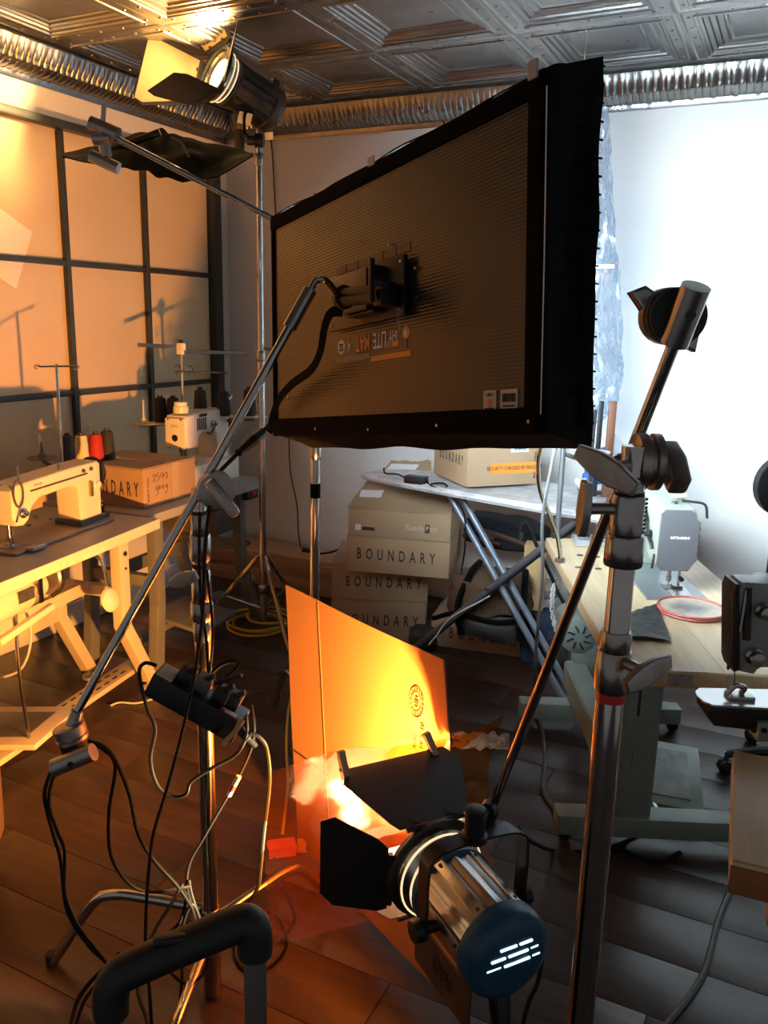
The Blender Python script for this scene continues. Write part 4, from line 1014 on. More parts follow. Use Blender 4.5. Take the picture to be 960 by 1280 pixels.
# loose oil can lid: small washers on the table
for k, (u, v, wl) in enumerate(((36, 657, 'small steel washer under the arm of the beige machine, nearest its needle'), (44, 646, 'small steel washer behind the beige machine arm, towards the window'), (63, 649, 'small steel washer nearest the pillar of the beige machine'))):
    q = at_z(u, v, H1+.002)
    single('washer', MB().lathe(q, (0, 0, 1), [(0, .010), (.003, .009), (.0031, .003), (.001, .003)], 12), STEEL, wl, 'washer', 'loose washers on the table')

# ---------------- thread stand of the first machine, with four cones
ts0 = at_f(80, 600, 3.32)
ts = thing('thread_stand', 'slim steel thread stand with two guide arms and cone trays, behind the beige machine', 'thread stand', Vector((ts0.x, ts0.y, H1)))
to = Vector(ts.location)
zts = z_on(to.x, to.y, 455)-H1
part('pole', MB().cyl((0, 0, 0), (0, 0, zts), .006, .006, 10), CHROME, ts)
part('base', MB().lathe((0, 0, 0), (0, 0, 1), [(0, .035), (.006, .035), (.008, .012), (.03, .010)], 18), BLKMET, ts)
gd = Vector((_c, _s, 0))
part('guide_arm', MB().cyl(gd*-.075+Vector((0, 0, zts-.012)), gd*.075+Vector((0, 0, zts-.006)), .0035, .0035, 8), CHROME, ts)
for s_ in (-1, 1): part('guide_ring', MB().tube([gd*s_*.078+Vector((.012*math.cos(a), .006*math.sin(a), zts-.012+.008*math.sin(a))) for a in [i*math.pi/4 for i in range(8)]], .0022, 6, 2, True), CHROME, ts)
trz = .155
tq0, tq1 = at_z(53, 574, H1+trz)-to, at_z(115, 570, H1+trz)-to
part('tray_bar', MB().tube([tq0-Vector((0, 0, .004)), Vector((0, 0, trz-.006)), tq1-Vector((0, 0, .004))], .007, 8, 4), BLKMET, ts)
def tray(th, c, r=.062, m=GREYP):
    part('tray', MB().lathe(c, (0, 0, 1), [(0, .014), (.002, r*.9), (.006, r), (.008, r), (.004, r*.86), (.004, .014)], 26), m, th)
cones = []
for k, (u, v, hgt, rr, mm, lb) in enumerate(((53, 574, .07, .022, None, ''), (115, 570, .13, .020, None, ''))):
    q = at_z(u, v, H1+trz)
    tray(ts, q-to, .064, GREYP if k == 0 else CREAMP)
    part('spindle', MB().lathe(q-to, (0, 0, 1), [(0, .018), (hgt*.35, .014), (hgt*.4, .008), (hgt*1.1, .003)], 10), GREYP if k == 0 else CREAMP, ts)
# bench shelf that carries the four cones: box top of second table is further; cones stand on the carton
# ---------------- second table (white machine)
F2 = Vector((-2.318, 3.385, 0)); e2 = Vector((.075, -.997, 0)).normalized()
T2 = frame(F2, e2); yb2 = -1 if (T2.to_3x3() @ Vector((0, 1, 0))).x > 0 else 1
t2 = thing('sewing_table', 'grey sewing table in the room corner under the white machine', 'table', T2)
s2y = lambda v: v*yb2
part('tabletop', MB().box((.46, s2y(.275), H1-.020), (.92, .55, .040), bev=.005), mat('grey_laminate', (.27, .26, .24), .45, var=.1), t2)
part('end_plate', MB().box((.035, s2y(-.004), H1-.020), (.06, .004, .026)), WHITELBL, t2)
part('switch_box', MB().box((.10, s2y(.05), H1-.065), (.10, .07, .05), bev=.005), BLKPL, t2)
part('switch_button', MB().box((.10, s2y(.012), H1-.062), (.03, .006, .018)), REDTAPE, t2)
for x, kick in ((.14, -.16), (.80, .03)):
    for yy in (.07, .42):
        part('leg', MB().box((x, s2y(yy), .54), (.055, .045, .40), bev=.004).prism([(0, 0), (.056, 0), (.056+kick, -.335), (kick, -.335)], .044, Matrix.Translation((x-.028, s2y(yy), .345)), .003), GREYP, t2)
        part('foot', MB().box((x+kick, s2y(yy), .008), (.075, .05, .016), bev=.004), GREYP, t2)
    part('cross_rail', MB().box((x, s2y(.245), .44), (.04, .32, .05), bev=.004), GREYP, t2)
part('stretcher', MB().box((.47, s2y(.40), .40), (.68, .03, .06), bev=.004), GREYP, t2)
part('treadle_rail', MB().box((.47, s2y(.22), .14), (.80, .06, .03), bev=.004), GREYP, t2)
pd = Matrix.Translation((.42, s2y(.16), .135)) @ Matrix.Rotation(R(8*yb2), 4, 'X')
part('treadle', MB().box((0, 0, .02), (.30, .30, .022), bev=.008).xf(pd), GREYP, t2)
part('drawer', MB().box((.30, s2y(.20), H1-.16), (.16, .30, .12), bev=.004), DKGREY, t2)
# white machine: body along the table, head towards the camera
m2o = T2 @ Vector((.175, s2y(.225), H1))
m2 = thing('sewing_machine', 'cream white sewing machine with a thick bed, on the grey corner table', 'sewing machine', frame(m2o, e2))
Y2 = -yb2; P2 = lambda x, y, z: (x, y*Y2, z)
part('bed', MB().box((.10, 0, .055), (.46, .20, .110), bev=.010), CREAMP, m2)
part('body', MB().prism([(-.11, .10), (-.115, .33), (-.09, .345), (.16, .345), (.235, .335), (.245, .31), (.245, .20), (.225, .185), (.155, .185), (.14, .235), (.10, .255), (.03, .255), (.0, .235), (-.01, .10)], .115, Matrix.Identity(4), .014), CREAMP, m2)
part('face_plate', MB().box((.248, 0, .255), (.008, .105, .14), bev=.006), CREAMP, m2)
lathe_part('port', (.252, .0, .235), (1, 0, 0), [(0, .016), (.003, .015), (.0031, 0)], BLKPL, m2, 16)
for yy, zz_ in ((.03, .19), (-.03, .19), (.035, .32), (-.035, .32)): lathe_part('screw', (.252, yy, zz_), (1, 0, 0), [(0, .005), (.002, .004), (.0021, 0)], STEEL, m2, 8)
txt = text_mb('JUKI', .018, 1.1).xf(frame((.2525, 0, .29), (0, 1, 0)))
part('lettering', txt, mat('dim_badge', (.45, .38, .32), .5, var=.1), m2)
part('needle_bars', MB().lathe((.205, 0, .186), (0, 0, -1), [(0, .012), (.02, .012), (.022, .006), (.06, .005), (.062, .010), (.074, .002)], 12).box((.205, 0, .118), (.05, .04, .008), bev=.002).cyl((.185, .01, .115), (.185, .01, .18), .005, .005, 8), STEEL, m2)
part('tension_post', MB().lathe((.20, 0, .345), (0, 0, 1), [(0, .034), (.012, .036), (.03, .034), (.034, .030), (.05, .030), (.052, 0)], 18), CREAMP, m2)
for k in range(5): part('vent_slot', MB().box(P2(.09+k*.016, .058, .29), (.008, .003, .055)), INK, m2)
part('badge', MB().box(P2(.11, .0585, .33), (.06, .002, .014)), INK, m2)
lathe_part('tension_disc', P2(.03, .058, .28), (0, Y2, 0), [(0, .018), (.01, .018), (.012, .008), (.03, .007)], STEEL, m2)
part('lever', MB().tube([P2(.02, .06, .26), P2(.09, .085, .245), P2(.12, .085, .25)], .005, 6, 3), BLKMET, m2)
lathe_part('handwheel', (-.118, 0, .25), (-1, 0, 0), [(0, .02), (.01, .02), (.012, .055), (.022, .06), (.034, .055), (.036, 0)], BLKMET, m2, 26)
part('winder_arm', MB().tube([P2(-.06, .05, .345), P2(-.09, .06, .375), P2(-.13, .06, .40), P2(-.16, .05, .40)], .009, 8, 4), STEEL, m2)
part('throat_plate', MB().box((.205, 0, .1115), (.10, .10, .003)), STEEL, m2)
# white-machine thread stand: tall post, long guide bars, trays
p0 = at_z(231, 585, H1); 
s2b = Vector((-2.80, 3.30, H1))
s2b = Vector((at_f(229, 520, 4.05).x, at_f(229, 520, 4.05).y, H1))
ts2 = thing('thread_stand', 'tall thread stand with long flat guide bars, behind the white machine', 'thread stand', s2b)
z2 = lambda v: z_on(s2b.x, s2b.y, v)-H1
part('pole', MB().cyl((0, 0, -.02), (0, 0, z2(428)), .007, .007, 10), STEEL, ts2)
part('clamp_block', MB().box((0, 0, z2(436)), (.032, .032, .055), bev=.004), CREAMP, ts2)
part('cap', MB().lathe((0, 0, z2(430)), (0, 0, 1), [(0, .012), (.02, .011), (.021, 0)], 10), BLKPL, ts2)
fdir = Vector((_c, _s, 0))
for (u0, v0, u1, v1) in ((172, 431, 230, 434), (230, 440, 314, 441)):
    a, b = at_f(u0, v0, 4.05)-s2b, at_f(u1, v1, 4.05)-s2b
    part('guide_bar', MB().box((0, 0, 0), ((b-a).length, .010, .018), bev=.002).xf(frame((a+b)/2, b-a)), STEEL, ts2)
a, b = at_f(220, 464, 4.04)-s2b, at_f(284, 466, 4.04)-s2b
part('guide_arm', MB().cyl(a, b, .004, .004, 8), CHROME, ts2)
for u, v in ((222, 462), (237, 463)): 
    q = at_f(u, v, 4.04)-s2b
    part('guide_hook', MB().tube([q+fdir*(.016*math.cos(a_))+Vector((0, 0, .022*math.sin(a_))) for a_ in [i*math.pi/4 for i in range(7)]], .003, 6, 3), CHROME, ts2)
for u, v in ((180, 531), (205, 530), (300, 522), (318, 522)):
    tray(ts2, at_f(u, v, 4.02)-s2b, .066, CREAMP)
part('tray_arm', MB().cyl(at_f(175, 532, 4.05)-s2b, at_f(318, 524, 4.05)-s2b, .008, .008, 8), STEEL, ts2)
for k, (u, v, h, lb) in enumerate(((201, 529, .13, 'black thread cone on the tray next to a bare spindle'), (217, 527, .12, 'black thread cone half hidden behind the white machine head'), (251, 524, .15, 'tall black thread cone standing behind the white machine arm'), (280, 521, .13, 'black thread cone behind the handwheel end of the white machine'), (312, 521, .14, 'black thread cone beside the tall chrome light stand'))):
    q = at_f(u, v, 4.02)
    spool('thread_cone', lb, q+Vector((0, 0, .006)), h, .034, BLKTH, 'black cones on the corner thread stand')
part('spindle', MB().lathe(at_f(180, 531, 4.02)-s2b, (0, 0, 1), [(0, .016), (.03, .010), (.035, .004), (.12, .003)], 10), CREAMP, ts2)

# ---------------- carton on the second table, marked by hand
bc = at_z(176, 638, H1)
bz1 = z_on(bc.x, bc.y, 588)
BH = bz1-H1
CB = frame((bc.x, bc.y, H1), (-.97, -.20, 0))       # local x runs back along the lettered face
def carton(name, label, M, L, Wd, H, m=CARD, group=None, flaps=True, cat='box'):
    """closed carton: local x length (lettered face at y=0 facing -y), y depth, z up"""
    t = thing(name, label, cat, M, group)
    b = part('carton_body', MB().box((L/2, Wd/2, H/2-.002), (L, Wd, H-.004), bev=.004), m, t)
    part('top_flap', MB().box((L/2, Wd*.25, H-.001), (L-.004, Wd*.5-.003, .004)), m, t)
    part('top_flap', MB().box((L/2, Wd*.75, H-.001), (L-.004, Wd*.5-.003, .004)), m, t)
    part('packing_tape', MB().box((L/2, Wd/2, H+.0012), (L+.002, .05, .0008)), mat('clear_packing_tape', (.42, .31, .19), .25, var=.1, scale=20), t)
    return t
# face with lettering looks towards -y (camera side); the marked end looks into the room (+x)
bx = carton('cardboard_box', 'cardboard box with pen marking on its end, between the two sewing machines', Matrix.Translation((bc.x-.40, bc.y, H1)) @ Matrix.Rotation(R(3), 4, 'Z'), .40, .355, BH)
lettering('BOUNDARY', .085, Matrix.Translation((.22, -.001, BH*.45)), INK, bx, .42, 1.9)
pen = [[(0, .02), (.006, .028), (.014, .026), (.014, .018), (.002, .002), (.018, .002)], [(.036, .03), (.024, .028), (.024, .018), (.034, .018), (.036, .008), (.024, .002)], [(.046, .03), (.044, .014), (.060, .014), (.056, .028), (.056, .0)], [(.068, .015), (.074, .028), (.082, .016), (.076, .002), (.068, .012)],
       [(.02, -.016), (.012, -.028), (.022, -.034), (.028, -.018), (.024, -.05), (.014, -.052)], [(.036, -.018), (.036, -.034), (.044, -.02)], [(.052, -.030), (.060, -.022), (.052, -.020), (.052, -.034), (.062, -.034)], [(.068, -.02), (.072, -.034), (.080, -.02), (.074, -.052), (.064, -.05)]]
for st_ in pen:
    part('pen_marking', MB().tube([Vector((.401, .06+a*1.2, BH*.62+b*1.1)) for a, b in st_], .0011, 4, 3), INK, bx)
lettering('MADE IN CHINA', .014, Matrix.Translation((.4005, .03, BH*.45)) @ Matrix.Rotation(R(90), 4, 'Z') @ Matrix.Rotation(R(-90), 4, 'Y'), INK, bx, 1.0)
part('clear_tape', MB().box((.4008, .21, BH*.5), (.001, .05, BH*.98)), MATS['clear_packing_tape'], bx)
# four cones standing on the carton
for (u, v, h, r_, mm, lb) in ((86, 582, .135, .032, mat('brown_black_thread', (.06, .04, .03), .7, var=.3, scale=80, stretch=(1, 1, 12)), 'dark brown thread cone behind the lit thread stand pole'),
                          (103, 578, .125, .030, CREAMTH, 'cream thread cone next to the red thread cone'),
                          (121, 576, .125, .032, REDTH, 'deep red thread cone standing on the marked box'),
                          (135, 574, .135, .032, BLKTH, 'black thread cone beside the red one on the marked box')):
    q = at_z(u, v, H1+BH+.003)
    q = Vector((max(q.x, bc.x-.37), q.y, H1+BH+.003))
    spool('thread_cone', lb, q, h, r_, mm, 'cones on the marked box')
# bright cream plug cone on its tray
q = at_z(114, 571, H1+trz+.008)
# ================================================================== BACK OF THE ROOM
# --- lumber along the back wall
for k, (x0, x1, y0, z0, w, h, lb) in enumerate((
    (-3.09, -1.95, 4.02, 0.0, .30, .045, 'bottom sawn board of the lumber stack along the back wall'),
    (-3.05, -1.90, 3.99, .046, .28, .042, 'second sawn board up in the lumber stack by the back wall'),
    (-3.10, -2.00, 4.03, .090, .26, .040, 'middle sawn board of the lumber stack by the back wall'),
    (-3.06, -1.88, 4.01, .132, .27, .042, 'sawn board just under the top of the lumber stack'),
    (-3.08, -1.85, 4.03, .176, .25, .020, 'pale top board of the lumber stack with a cord lying on it'))):
    single('lumber_board', MB().box(((x0+x1)/2, y0, z0+h/2), (x1-x0, w, h), bev=.003), LUMBER if k < 4 else mat('pale_pine', (.55, .33, .18), .65, var=.2, scale=5, stretch=(1, 10, 10)), lb, 'board', 'lumber stack')
# --- cartons
def box_at(name, label, px0, px1, z0, h, depth, ang_deg=None, group=None, m=CARD, zref=None):
    a = at_z(px0[0], px0[1], z0); b = at_z(px1[0], px1[1], z0)
    L = (b-a).length
    t = carton(name, label, frame(a, b-a), L, depth, h, m, group)
    return t, L
GB = 'stacked cartons by the ironing board'
A0 = at_z(414, 797, 0); B0 = at_z(531, 803, 0)
def stack(label, A, B, z0, h, depth, txt, m=CARD, ts=.062, sp=2.0, tx=.5, sx=.55):
    A = Vector((A.x, A.y, z0)); B = Vector((B.x, B.y, z0)); L = (B-A).length
    t = carton('cardboard_box', label, frame(A, B-A), L, depth, h, m, GB)
    if txt: lettering(txt, ts, Matrix.Translation((L*tx, -.001, h*.5)), INK, t, sx, sp)
    return t, L
def zof(u, v0, fp):  # height on the vertical through ground point fp at image row v0
    return z_on(fp.x, fp.y, v0)
bA = A0
h1 = zof(414, 748, A0); h2 = zof(414, 704, A0)
stack('brown carton on the floor at the bottom of the stack', A0, B0, 0, h1-.002, .42, 'BOUNDARY', tx=.52, ts=.075)
stack('brown carton second from the floor in the stack', Vector((A0.x-.005, A0.y+.005, 0)), Vector((B0.x, B0.y+.01, 0)), h1, h2-h1-.002, .42, 'BOUNDARY', tx=.54, ts=.075)
c3a, c3b = at_z(433, 713, h2), at_z(561, 724, h2)
h3 = zof(0, 668, c3a)
stack('brown carton third from the floor, jutting past the ones below', c3a, c3b, h2, h3-h2-.002, .42, 'BOUNDARY', tx=.48, ts=.075)
c4a, c4b = at_z(435, 668, h3), at_z(563, 678, h3)
h4 = zof(0, 634, c4a)
t, L4 = stack('torn brown carton on top of the stack with open flaps', c4a, c4b, h3, h4-h3-.002, .42, None)
lettering('ReadyPost', .040, Matrix.Translation((L4*.72, -.001, (h4-h3)*.42)), mat('faint_white_print', (.50, .38, .27), .7, var=.1), t, .8, 1.1)
lettering('P', .034, Matrix.Translation((L4*.775, -.0016, (h4-h3)*.42)), MATS['faint_white_print'], t, .8)
part('logo_tile', MB().box((L4*.775, -.0008, (h4-h3)*.42), (.022, .0012, .040)), INK, t)
part('logo_tile', MB().box((L4*.10, -.0008, (h4-h3)*.30), (.028, .0012, .028)), WHITEINK, t)
part('small_print', MB().box((L4*.20, -.0008, (h4-h3)*.27), (.06, .0012, .016)), INK, t)
# torn raised flaps
def flap(name, pts, m, par, n=.006, label=None):
    a, b, c, d = [Vector(p) for p in pts]
    return part(name, MB().grid(lambda u, v: a.lerp(b, u).lerp(d.lerp(c, u), v)+Vector((0, 0, n*noise.noise((u*5, v*5, a.x*9)))), 10, 8, .003), m, par, label)
hh = h4-h3
flap('raised_flap', [(-.005, .0, hh), (L4+.0, .0, hh-.004), (L4-.03, .26, hh+.115), (.05, .26, hh+.115)], CARD, t, .012)
flap('raised_flap', [(.07, .24, hh+.10), (L4-.14, .24, hh+.10), (L4-.16, .38, hh+.175), (.12, .38, hh+.165)], CARD, t, .010)
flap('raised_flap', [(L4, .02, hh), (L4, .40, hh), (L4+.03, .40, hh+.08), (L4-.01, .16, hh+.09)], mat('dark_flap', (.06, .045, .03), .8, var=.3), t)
flap('torn_label', [(.035, .072, hh+.039), (.135, .078, hh+.041), (.14, .13, hh+.064), (.03, .125, hh+.060)], WHITELBL, t, .002)
flap('torn_label', [(.11, .275, hh+.128), (.25, .28, hh+.130), (.27, .34, hh+.160), (.13, .335, hh+.158)], WHITELBL, t, .002)
# carton lying on the floor under the bags
c5a, c5b = at_z(538, 806, 0), at_z(664, 824, 0)
stack('pale brown carton on the floor under the heap of bags', c5a, c5b, 0, .150, .32, 'BOUNDARY', CARD, .075, 2.0, .56)
# plug and adapter on the cartons
ad = at_z(520, 605, h4+.15)
t = thing('power_adapter', 'black power adapter with a coiled lead on the torn carton', 'adapter', ad+Vector((0, 0, .02)))
part('brick', MB().box((0, 0, 0), (.10, .05, .034), bev=.006), BLKPL, t)
part('lead', MB().tube([(-.05, 0, 0), (-.10, .02, .01), (-.15, .0, .012), (-.17, .02, .03)], .004, 6, 4), CABLE, t)
part('lead', MB().tube([(.05, 0, 0), (.08, -.02, -.02), (.12, -.04, -.02), (.16, -.03, -.01), (.13, -.01, 0), (.08, -.03, -.01), (.16, -.05, -.03), (.24, -.04, -.10), (.25, -.02, -.25), (.23, 0, -.40)], .004, 6, 5), CABLE, t)

# --- ironing board
IZ = .85
ib0, ib1 = at_z(447, 592, IZ), at_z(800, 652, IZ)
iu = (ib1-ib0); IL = iu.length
IB = frame((ib0.x, ib0.y, 0), iu)
ib = thing('ironing_board', 'ironing board with a pale silvery patterned cover and grey tube legs', 'ironing board', IB)
def ibw(t):  # half width along the length, pointed nose at x=0
    return .03 + .16*min(1, (t/.42))**.7
pts_n = [(t/24*IL, ) for t in range(25)]
out = [(x[0], .0+(.19-ibw(x[0]/IL*1.0))*.25) for x in pts_n] + [(x[0], .10+2*ibw(x[0]/IL)*.92) for x in reversed(pts_n)]
P = [Vector((x, y, IZ)) for x, y in out] + [Vector((x, y, IZ-.032)) for x, y in out]; n = len(out)
imb = MB().add(P, [tuple(range(n)), tuple(range(2*n-1, n-1, -1))] + [(i, n+i, n+(i+1) % n, (i+1) % n) for i in range(n)])
COVER = mat('patterned_cover', (.56, .55, .54), .55, col2=(.30, .30, .32), scale=14, bump=.1, bscale=80)
part('board', imb, COVER, ib)
part('cover_hem', MB().tube([Vector((x, y, IZ-.016)) for x, y in out], .012, 8, 0, True), COVER, ib)
IBI = IB.inverted()
LEGM = mat('blue_grey_tube', (.17, .20, .24), .38, .4, var=.15)
LEGD = mat('dark_grey_tube', (.10, .10, .115), .38, .4, var=.15)
la, lb_ = IBI @ at_z(574, 612, IZ-.04), IBI @ at_z(742, 905, .014)
la.y = .08
f1 = IBI @ at_z(528, 808, .014)
q1 = IBI @ at_z(745, 640, IZ-.04)
part('leg', MB().cyl((la.x, .10, IZ-.04), (la.x+.62, .10, .014), .014, .014, 12).cyl((la.x+.03, .14, IZ-.04), (la.x+.65, .14, .014), .014, .014, 12), LEGM, ib)
part('leg', MB().cyl((q1.x, .06, IZ-.04), (f1.x, .06, .014), .016, .016, 12), LEGD, ib)
part('leg', MB().cyl((q1.x, .11, IZ-.04), (f1.x, .11, .014), .016, .016, 12), LEGD, ib)
part('foot_bar', MB().cyl((f1.x, -.02, .016), (f1.x, .16, .016), .015, .015, 10), LEGD, ib)
part('foot_bar', MB().cyl((la.x+.62, -.04, .016), (la.x+.62, .22, .016), .015, .015, 10), LEGM, ib)
px_ = (q1.x+f1.x)/2
part('pivot', MB().cyl((px_+.02, .03, .44), (px_+.02, .17, .44), .008, .008, 8), STEEL, ib)
# --- carton standing on the ironing board
ka, kb = at_z(583, 613, IZ), at_z(671, 608, IZ)
kh = z_on(ka.x, ka.y, 560)-IZ+.02
kd = (kb-ka); KL = kd.length
kc = carton('cardboard_box', 'sealed carton with an orange security tape, standing on the ironing board', frame((ka.x, ka.y, IZ+.012), kd), KL, .34, kh, CARD)
part('security_tape', MB().box((KL*.66, -.0008, .075), (KL*.69, .0014, .046)).box((KL+.0008, .02, .075), (.0014, .04, .046)), ORTAPE, kc, 'orange security tape')
lettering('SECURITY CHECKED BY REGULAT', .022, Matrix.Translation((KL*.66, -.0022, .075)), INK, kc, .80)
part('label', MB().box((KL*.72, -.0008, kh*.80), (.085, .0014, .034)), WHITELBL, kc)
bcm = MB()
for k in range(12): bcm.box((KL*.72-.028+k*.005, -.0018, kh*.80), (.0018+.001*(k % 3), .0008, .022))
part('bar_code', bcm, mat('blue_print', (.05, .12, .3), .6, var=.2), kc)
lettering('MADE IN CHINA', .016, Matrix.Translation((KL*.95, -.0012, kh*.42)) @ Matrix.Rotation(R(-90), 4, 'Y'), INK, kc)
lettering('BOUNDARY', .060, Matrix.Translation((-.001, .16, kh*.52)) @ Matrix.Rotation(R(-90), 4, 'Z'), INK, kc, .42, 2.1)
# --- iron
iq = at_z(752, 612, IZ+.012)
t = thing('steam_iron', 'blue and white steam iron standing on the ironing board', 'iron', frame(iq, (.5, .85, 0)))
sole = [(-.13, 0), (-.11, .035), (-.04, .055), (.08, .058), (.12, .04), (.12, -.04), (.08, -.058), (-.04, -.055), (-.11, -.035)]
def slab(poly, z0, z1): 
    n = len(poly); P = [(x, y, z0) for x, y in poly]+[(x, y, z1) for x, y in poly]
    return MB().add(P, [tuple(range(n))[::-1], tuple(range(n, 2*n))]+[(i, (i+1) % n, n+(i+1) % n, n+i) for i in range(n)])
part('soleplate', slab(sole, 0, .012), STEEL, t)
part('skirt', slab([(x*.96, y*.96) for x, y in sole], .012, .034), WHITELBL, t)
part('body', slab([(x*.86, y*.72) for x, y in sole], .034, .075), IRONBLUE, t)
part('handle', MB().tube([(.09, 0, .06), (.11, 0, .12), (.09, 0, .155), (0, 0, .165), (-.08, 0, .14), (-.085, 0, .07)], .019, 12, 5), IRONBLUE, t)
part('nozzle', MB().cyl((-.10, 0, .05), (-.17, -.02, .055), .010, .012, 10), WHITELBL, t)
# --- second thread stand with discs behind the panel corner, and its wooden frame
dq = at_f(740, 566, 3.05)
t = thing('thread_stand', 'short thread stand with a cream disc and metal arm beside the blue iron', 'thread stand', Vector((dq.x, dq.y, IZ+.012)))
dz = dq.z-IZ-.012
part('base', MB().lathe((0, 0, 0), (0, 0, 1), [(0, .035), (.006, .035), (.008, .008)], 16), BLKMET, t)
part('pole', MB().cyl((0, 0, 0), (0, 0, dz+.16), .006, .006, 8), BLKMET, t)
part('disc', MB().lathe((0, 0, dz), (0, 0, 1), [(0, .015), (.001, .066), (.006, .068), (.008, .015)], 28), CREAMP, t)
part('disc', MB().lathe((-.045, .03, dz+.03), (0, 0, 1), [(0, .012), (.001, .05), (.006, .05), (.008, .012)], 24), CREAMP, t)
fa, fb = at_f(702, 566, 3.02)-Vector(t.location), at_f(766, 590, 3.02)-Vector(t.location)
part('arm', MB().box((0, 0, 0), ((fb-fa).length, .02, .016), bev=.003).xf(frame((fa+fb)/2, fb-fa)), STEEL, t)
# wooden tripod leg / board leaning behind it
wq0, wq1 = at_f(757, 612, 3.30), at_f(748, 500, 3.34)
w_ = thing('mirror', 'round-topped grey mirror in a dark wood frame, leaning behind the iron', 'mirror', Vector((wq0.x, wq0.y, IZ+.014)))
wz = wq1.z-IZ-.014
MM = frame((0, 0, 0), (_c, _s, 0))
part('wood_upright', MB().box((0, 0, wz/2), (.030, .018, wz), bev=.003).xf(MM), mat('dark_red_wood', (.16, .06, .03), .5, var=.4, scale=6, stretch=(4, 4, .6)), w_)
part('wood_upright', MB().box((-.045, 0, wz/2), (.018, .016, wz), bev=.003).xf(MM), BLKMET, w_)
part('glass', MB().prism([(.016, .0), (.105, .0), (.100, .08), (.085, .15), (.06, .21), (.03, .25), (.016, .26)], .006, MM), mat('grey_mirror_back', (.32, .34, .37), .4, .2, var=.1), w_)

# --- plastic garment bag hanging between panel and wall
def plastic():
    m = bpy.data.materials.new('thin_clear_plastic'); m.use_nodes = True
    nt = m.node_tree; N = nt.nodes; L = nt.links
    N.remove(N['Principled BSDF']); out = N['Material Output']
    nz = N.new('ShaderNodeTexNoise'); nz.inputs['Scale'].default_value = 14; nz.inputs['Detail'].default_value = 5
    cr = N.new('ShaderNodeValToRGB'); cr.color_ramp.elements[0].position = .42; cr.color_ramp.elements[1].position = .62
    cr.color_ramp.elements[0].color = (.35, .35, .35, 1); cr.color_ramp.elements[1].color = (.9, .9, .9, 1)
    L.new(nz.outputs['Fac'], cr.inputs['Fac'])
    tr = N.new('ShaderNodeBsdfTransparent'); tr.inputs['Color'].default_value = (.80, .90, 1, 1)
    tl = N.new('ShaderNodeBsdfTranslucent'); tl.inputs['Color'].default_value = (.55, .70, .95, 1)
    gl = N.new('ShaderNodeBsdfGlossy'); gl.inputs['Roughness'].default_value = .15; gl.inputs['Color'].default_value = (.7, .85, 1, 1)
    a = N.new('ShaderNodeMixShader'); b = N.new('ShaderNodeMixShader'); b.inputs['Fac'].default_value = .12
    L.new(cr.outputs['Color'], a.inputs['Fac']); L.new(tl.outputs[0], a.inputs[1]); L.new(tr.outputs[0], a.inputs[2])
    L.new(a.outputs[0], b.inputs[1]); L.new(gl.outputs[0], b.inputs[2]); L.new(b.outputs[0], out.inputs['Surface'])
    return m
bl = [(700, 130, 3.55), (700, 520, 3.45)]; brt = [(760, 135), (765, 200), (768, 280), (776, 350), (778, 430), (779, 470), (770, 505), (752, 528)]
rr_ = catmull([at_f(u, v, 3.5+.03*math.sin(i*2)) for i, (u, v) in enumerate(brt)], 4)
ll_ = catmull([at_f(690, 130+(535-130)*i/7, 3.5+.03*math.cos(i*2)) for i in range(8)], 4)
def bagf(u, v):
    k = v*(len(rr_)-1); i = min(int(k), len(rr_)-2); f = k-i
    p = ll_[i].lerp(ll_[i+1], f).lerp(rr_[i].lerp(rr_[i+1], f), u)
    return p + Vector((.3, .9, 0))*(.022*noise.noise((u*7, v*16, 3)) + .012*noise.noise((u*19, v*40, 5)))
bq0 = bagf(.5, 0)
pc_ = thing('plastic_cover', 'crinkled clear blue plastic cover hanging behind the LED panel edge', 'plastic cover', bagf(.5, 1))
po_ = Vector(pc_.location)
part('sheet', MB().grid(lambda u, v: bagf(u, v)-po_, 18, 60), plastic(), pc_)
part('hanging_line', MB().cyl(bq0-po_, Vector((bq0.x, bq0.y, ZC+.002))-po_, .002, .002, 6), PALECAB, pc_)

# --- heap of bags and clothes under the ironing board
def blob(name, label, c, size, rot, m, cat, seed, group=None, lump=.16, freq=2.4):
    """soft slumped bag: displaced rounded box, flat underneath"""
    t = thing(name, label, cat, Matrix.Translation(c) @ Matrix.Rotation(R(rot), 4, 'Z'), group)
    mb = MB(); nu, nv = 30, 18
    def fn(u, v):
        a = u*2*math.pi; b = (v-.5)*math.pi
        def se(x, e): return math.copysign(abs(x)**e, x)
        x = se(math.cos(b), .6)*se(math.cos(a), .6); y = se(math.cos(b), .6)*se(math.sin(a), .6); z = se(math.sin(b), .7)
        k = 1+lump*noise.noise((x*freq+seed, y*freq, z*freq*1.3))+.05*noise.noise((x*7, y*7+seed, z*9))
        return (x*size[0]/2*k, y*size[1]/2*k, max(0, size[2]/2*(1+z*k)))
    mb.grid(fn, nu, nv)
    part('shell', mb, m, t)
    return t
DKCL = mat('dark_navy_cloth', (.014, .016, .022), .9, var=.4, scale=8, bump=.4, bscale=30)
BRCL = mat('brown_canvas', (.085, .042, .018), .85, var=.3, scale=5, bump=.35, bscale=25)
OLV = mat('olive_black_nylon', (.035, .034, .028), .6, var=.3, scale=6, bump=.4, bscale=22)
PNK = mat('dusty_pink_cloth', (.34, .25, .23), .85, var=.2, scale=8, bump=.3, bscale=25)
NAV = mat('blue_denim', (.010, .018, .040), .85, var=.3, scale=10, bump=.3, bscale=40)
zt5 = .152
hA = at_z(590, 775, .20)
bag = blob('backpack', 'brown and black backpack slumped on the floor carton', (hA.x+.06, hA.y+.08, zt5), (.38, .28, .28), 10, BRCL, 'backpack', 1.0)
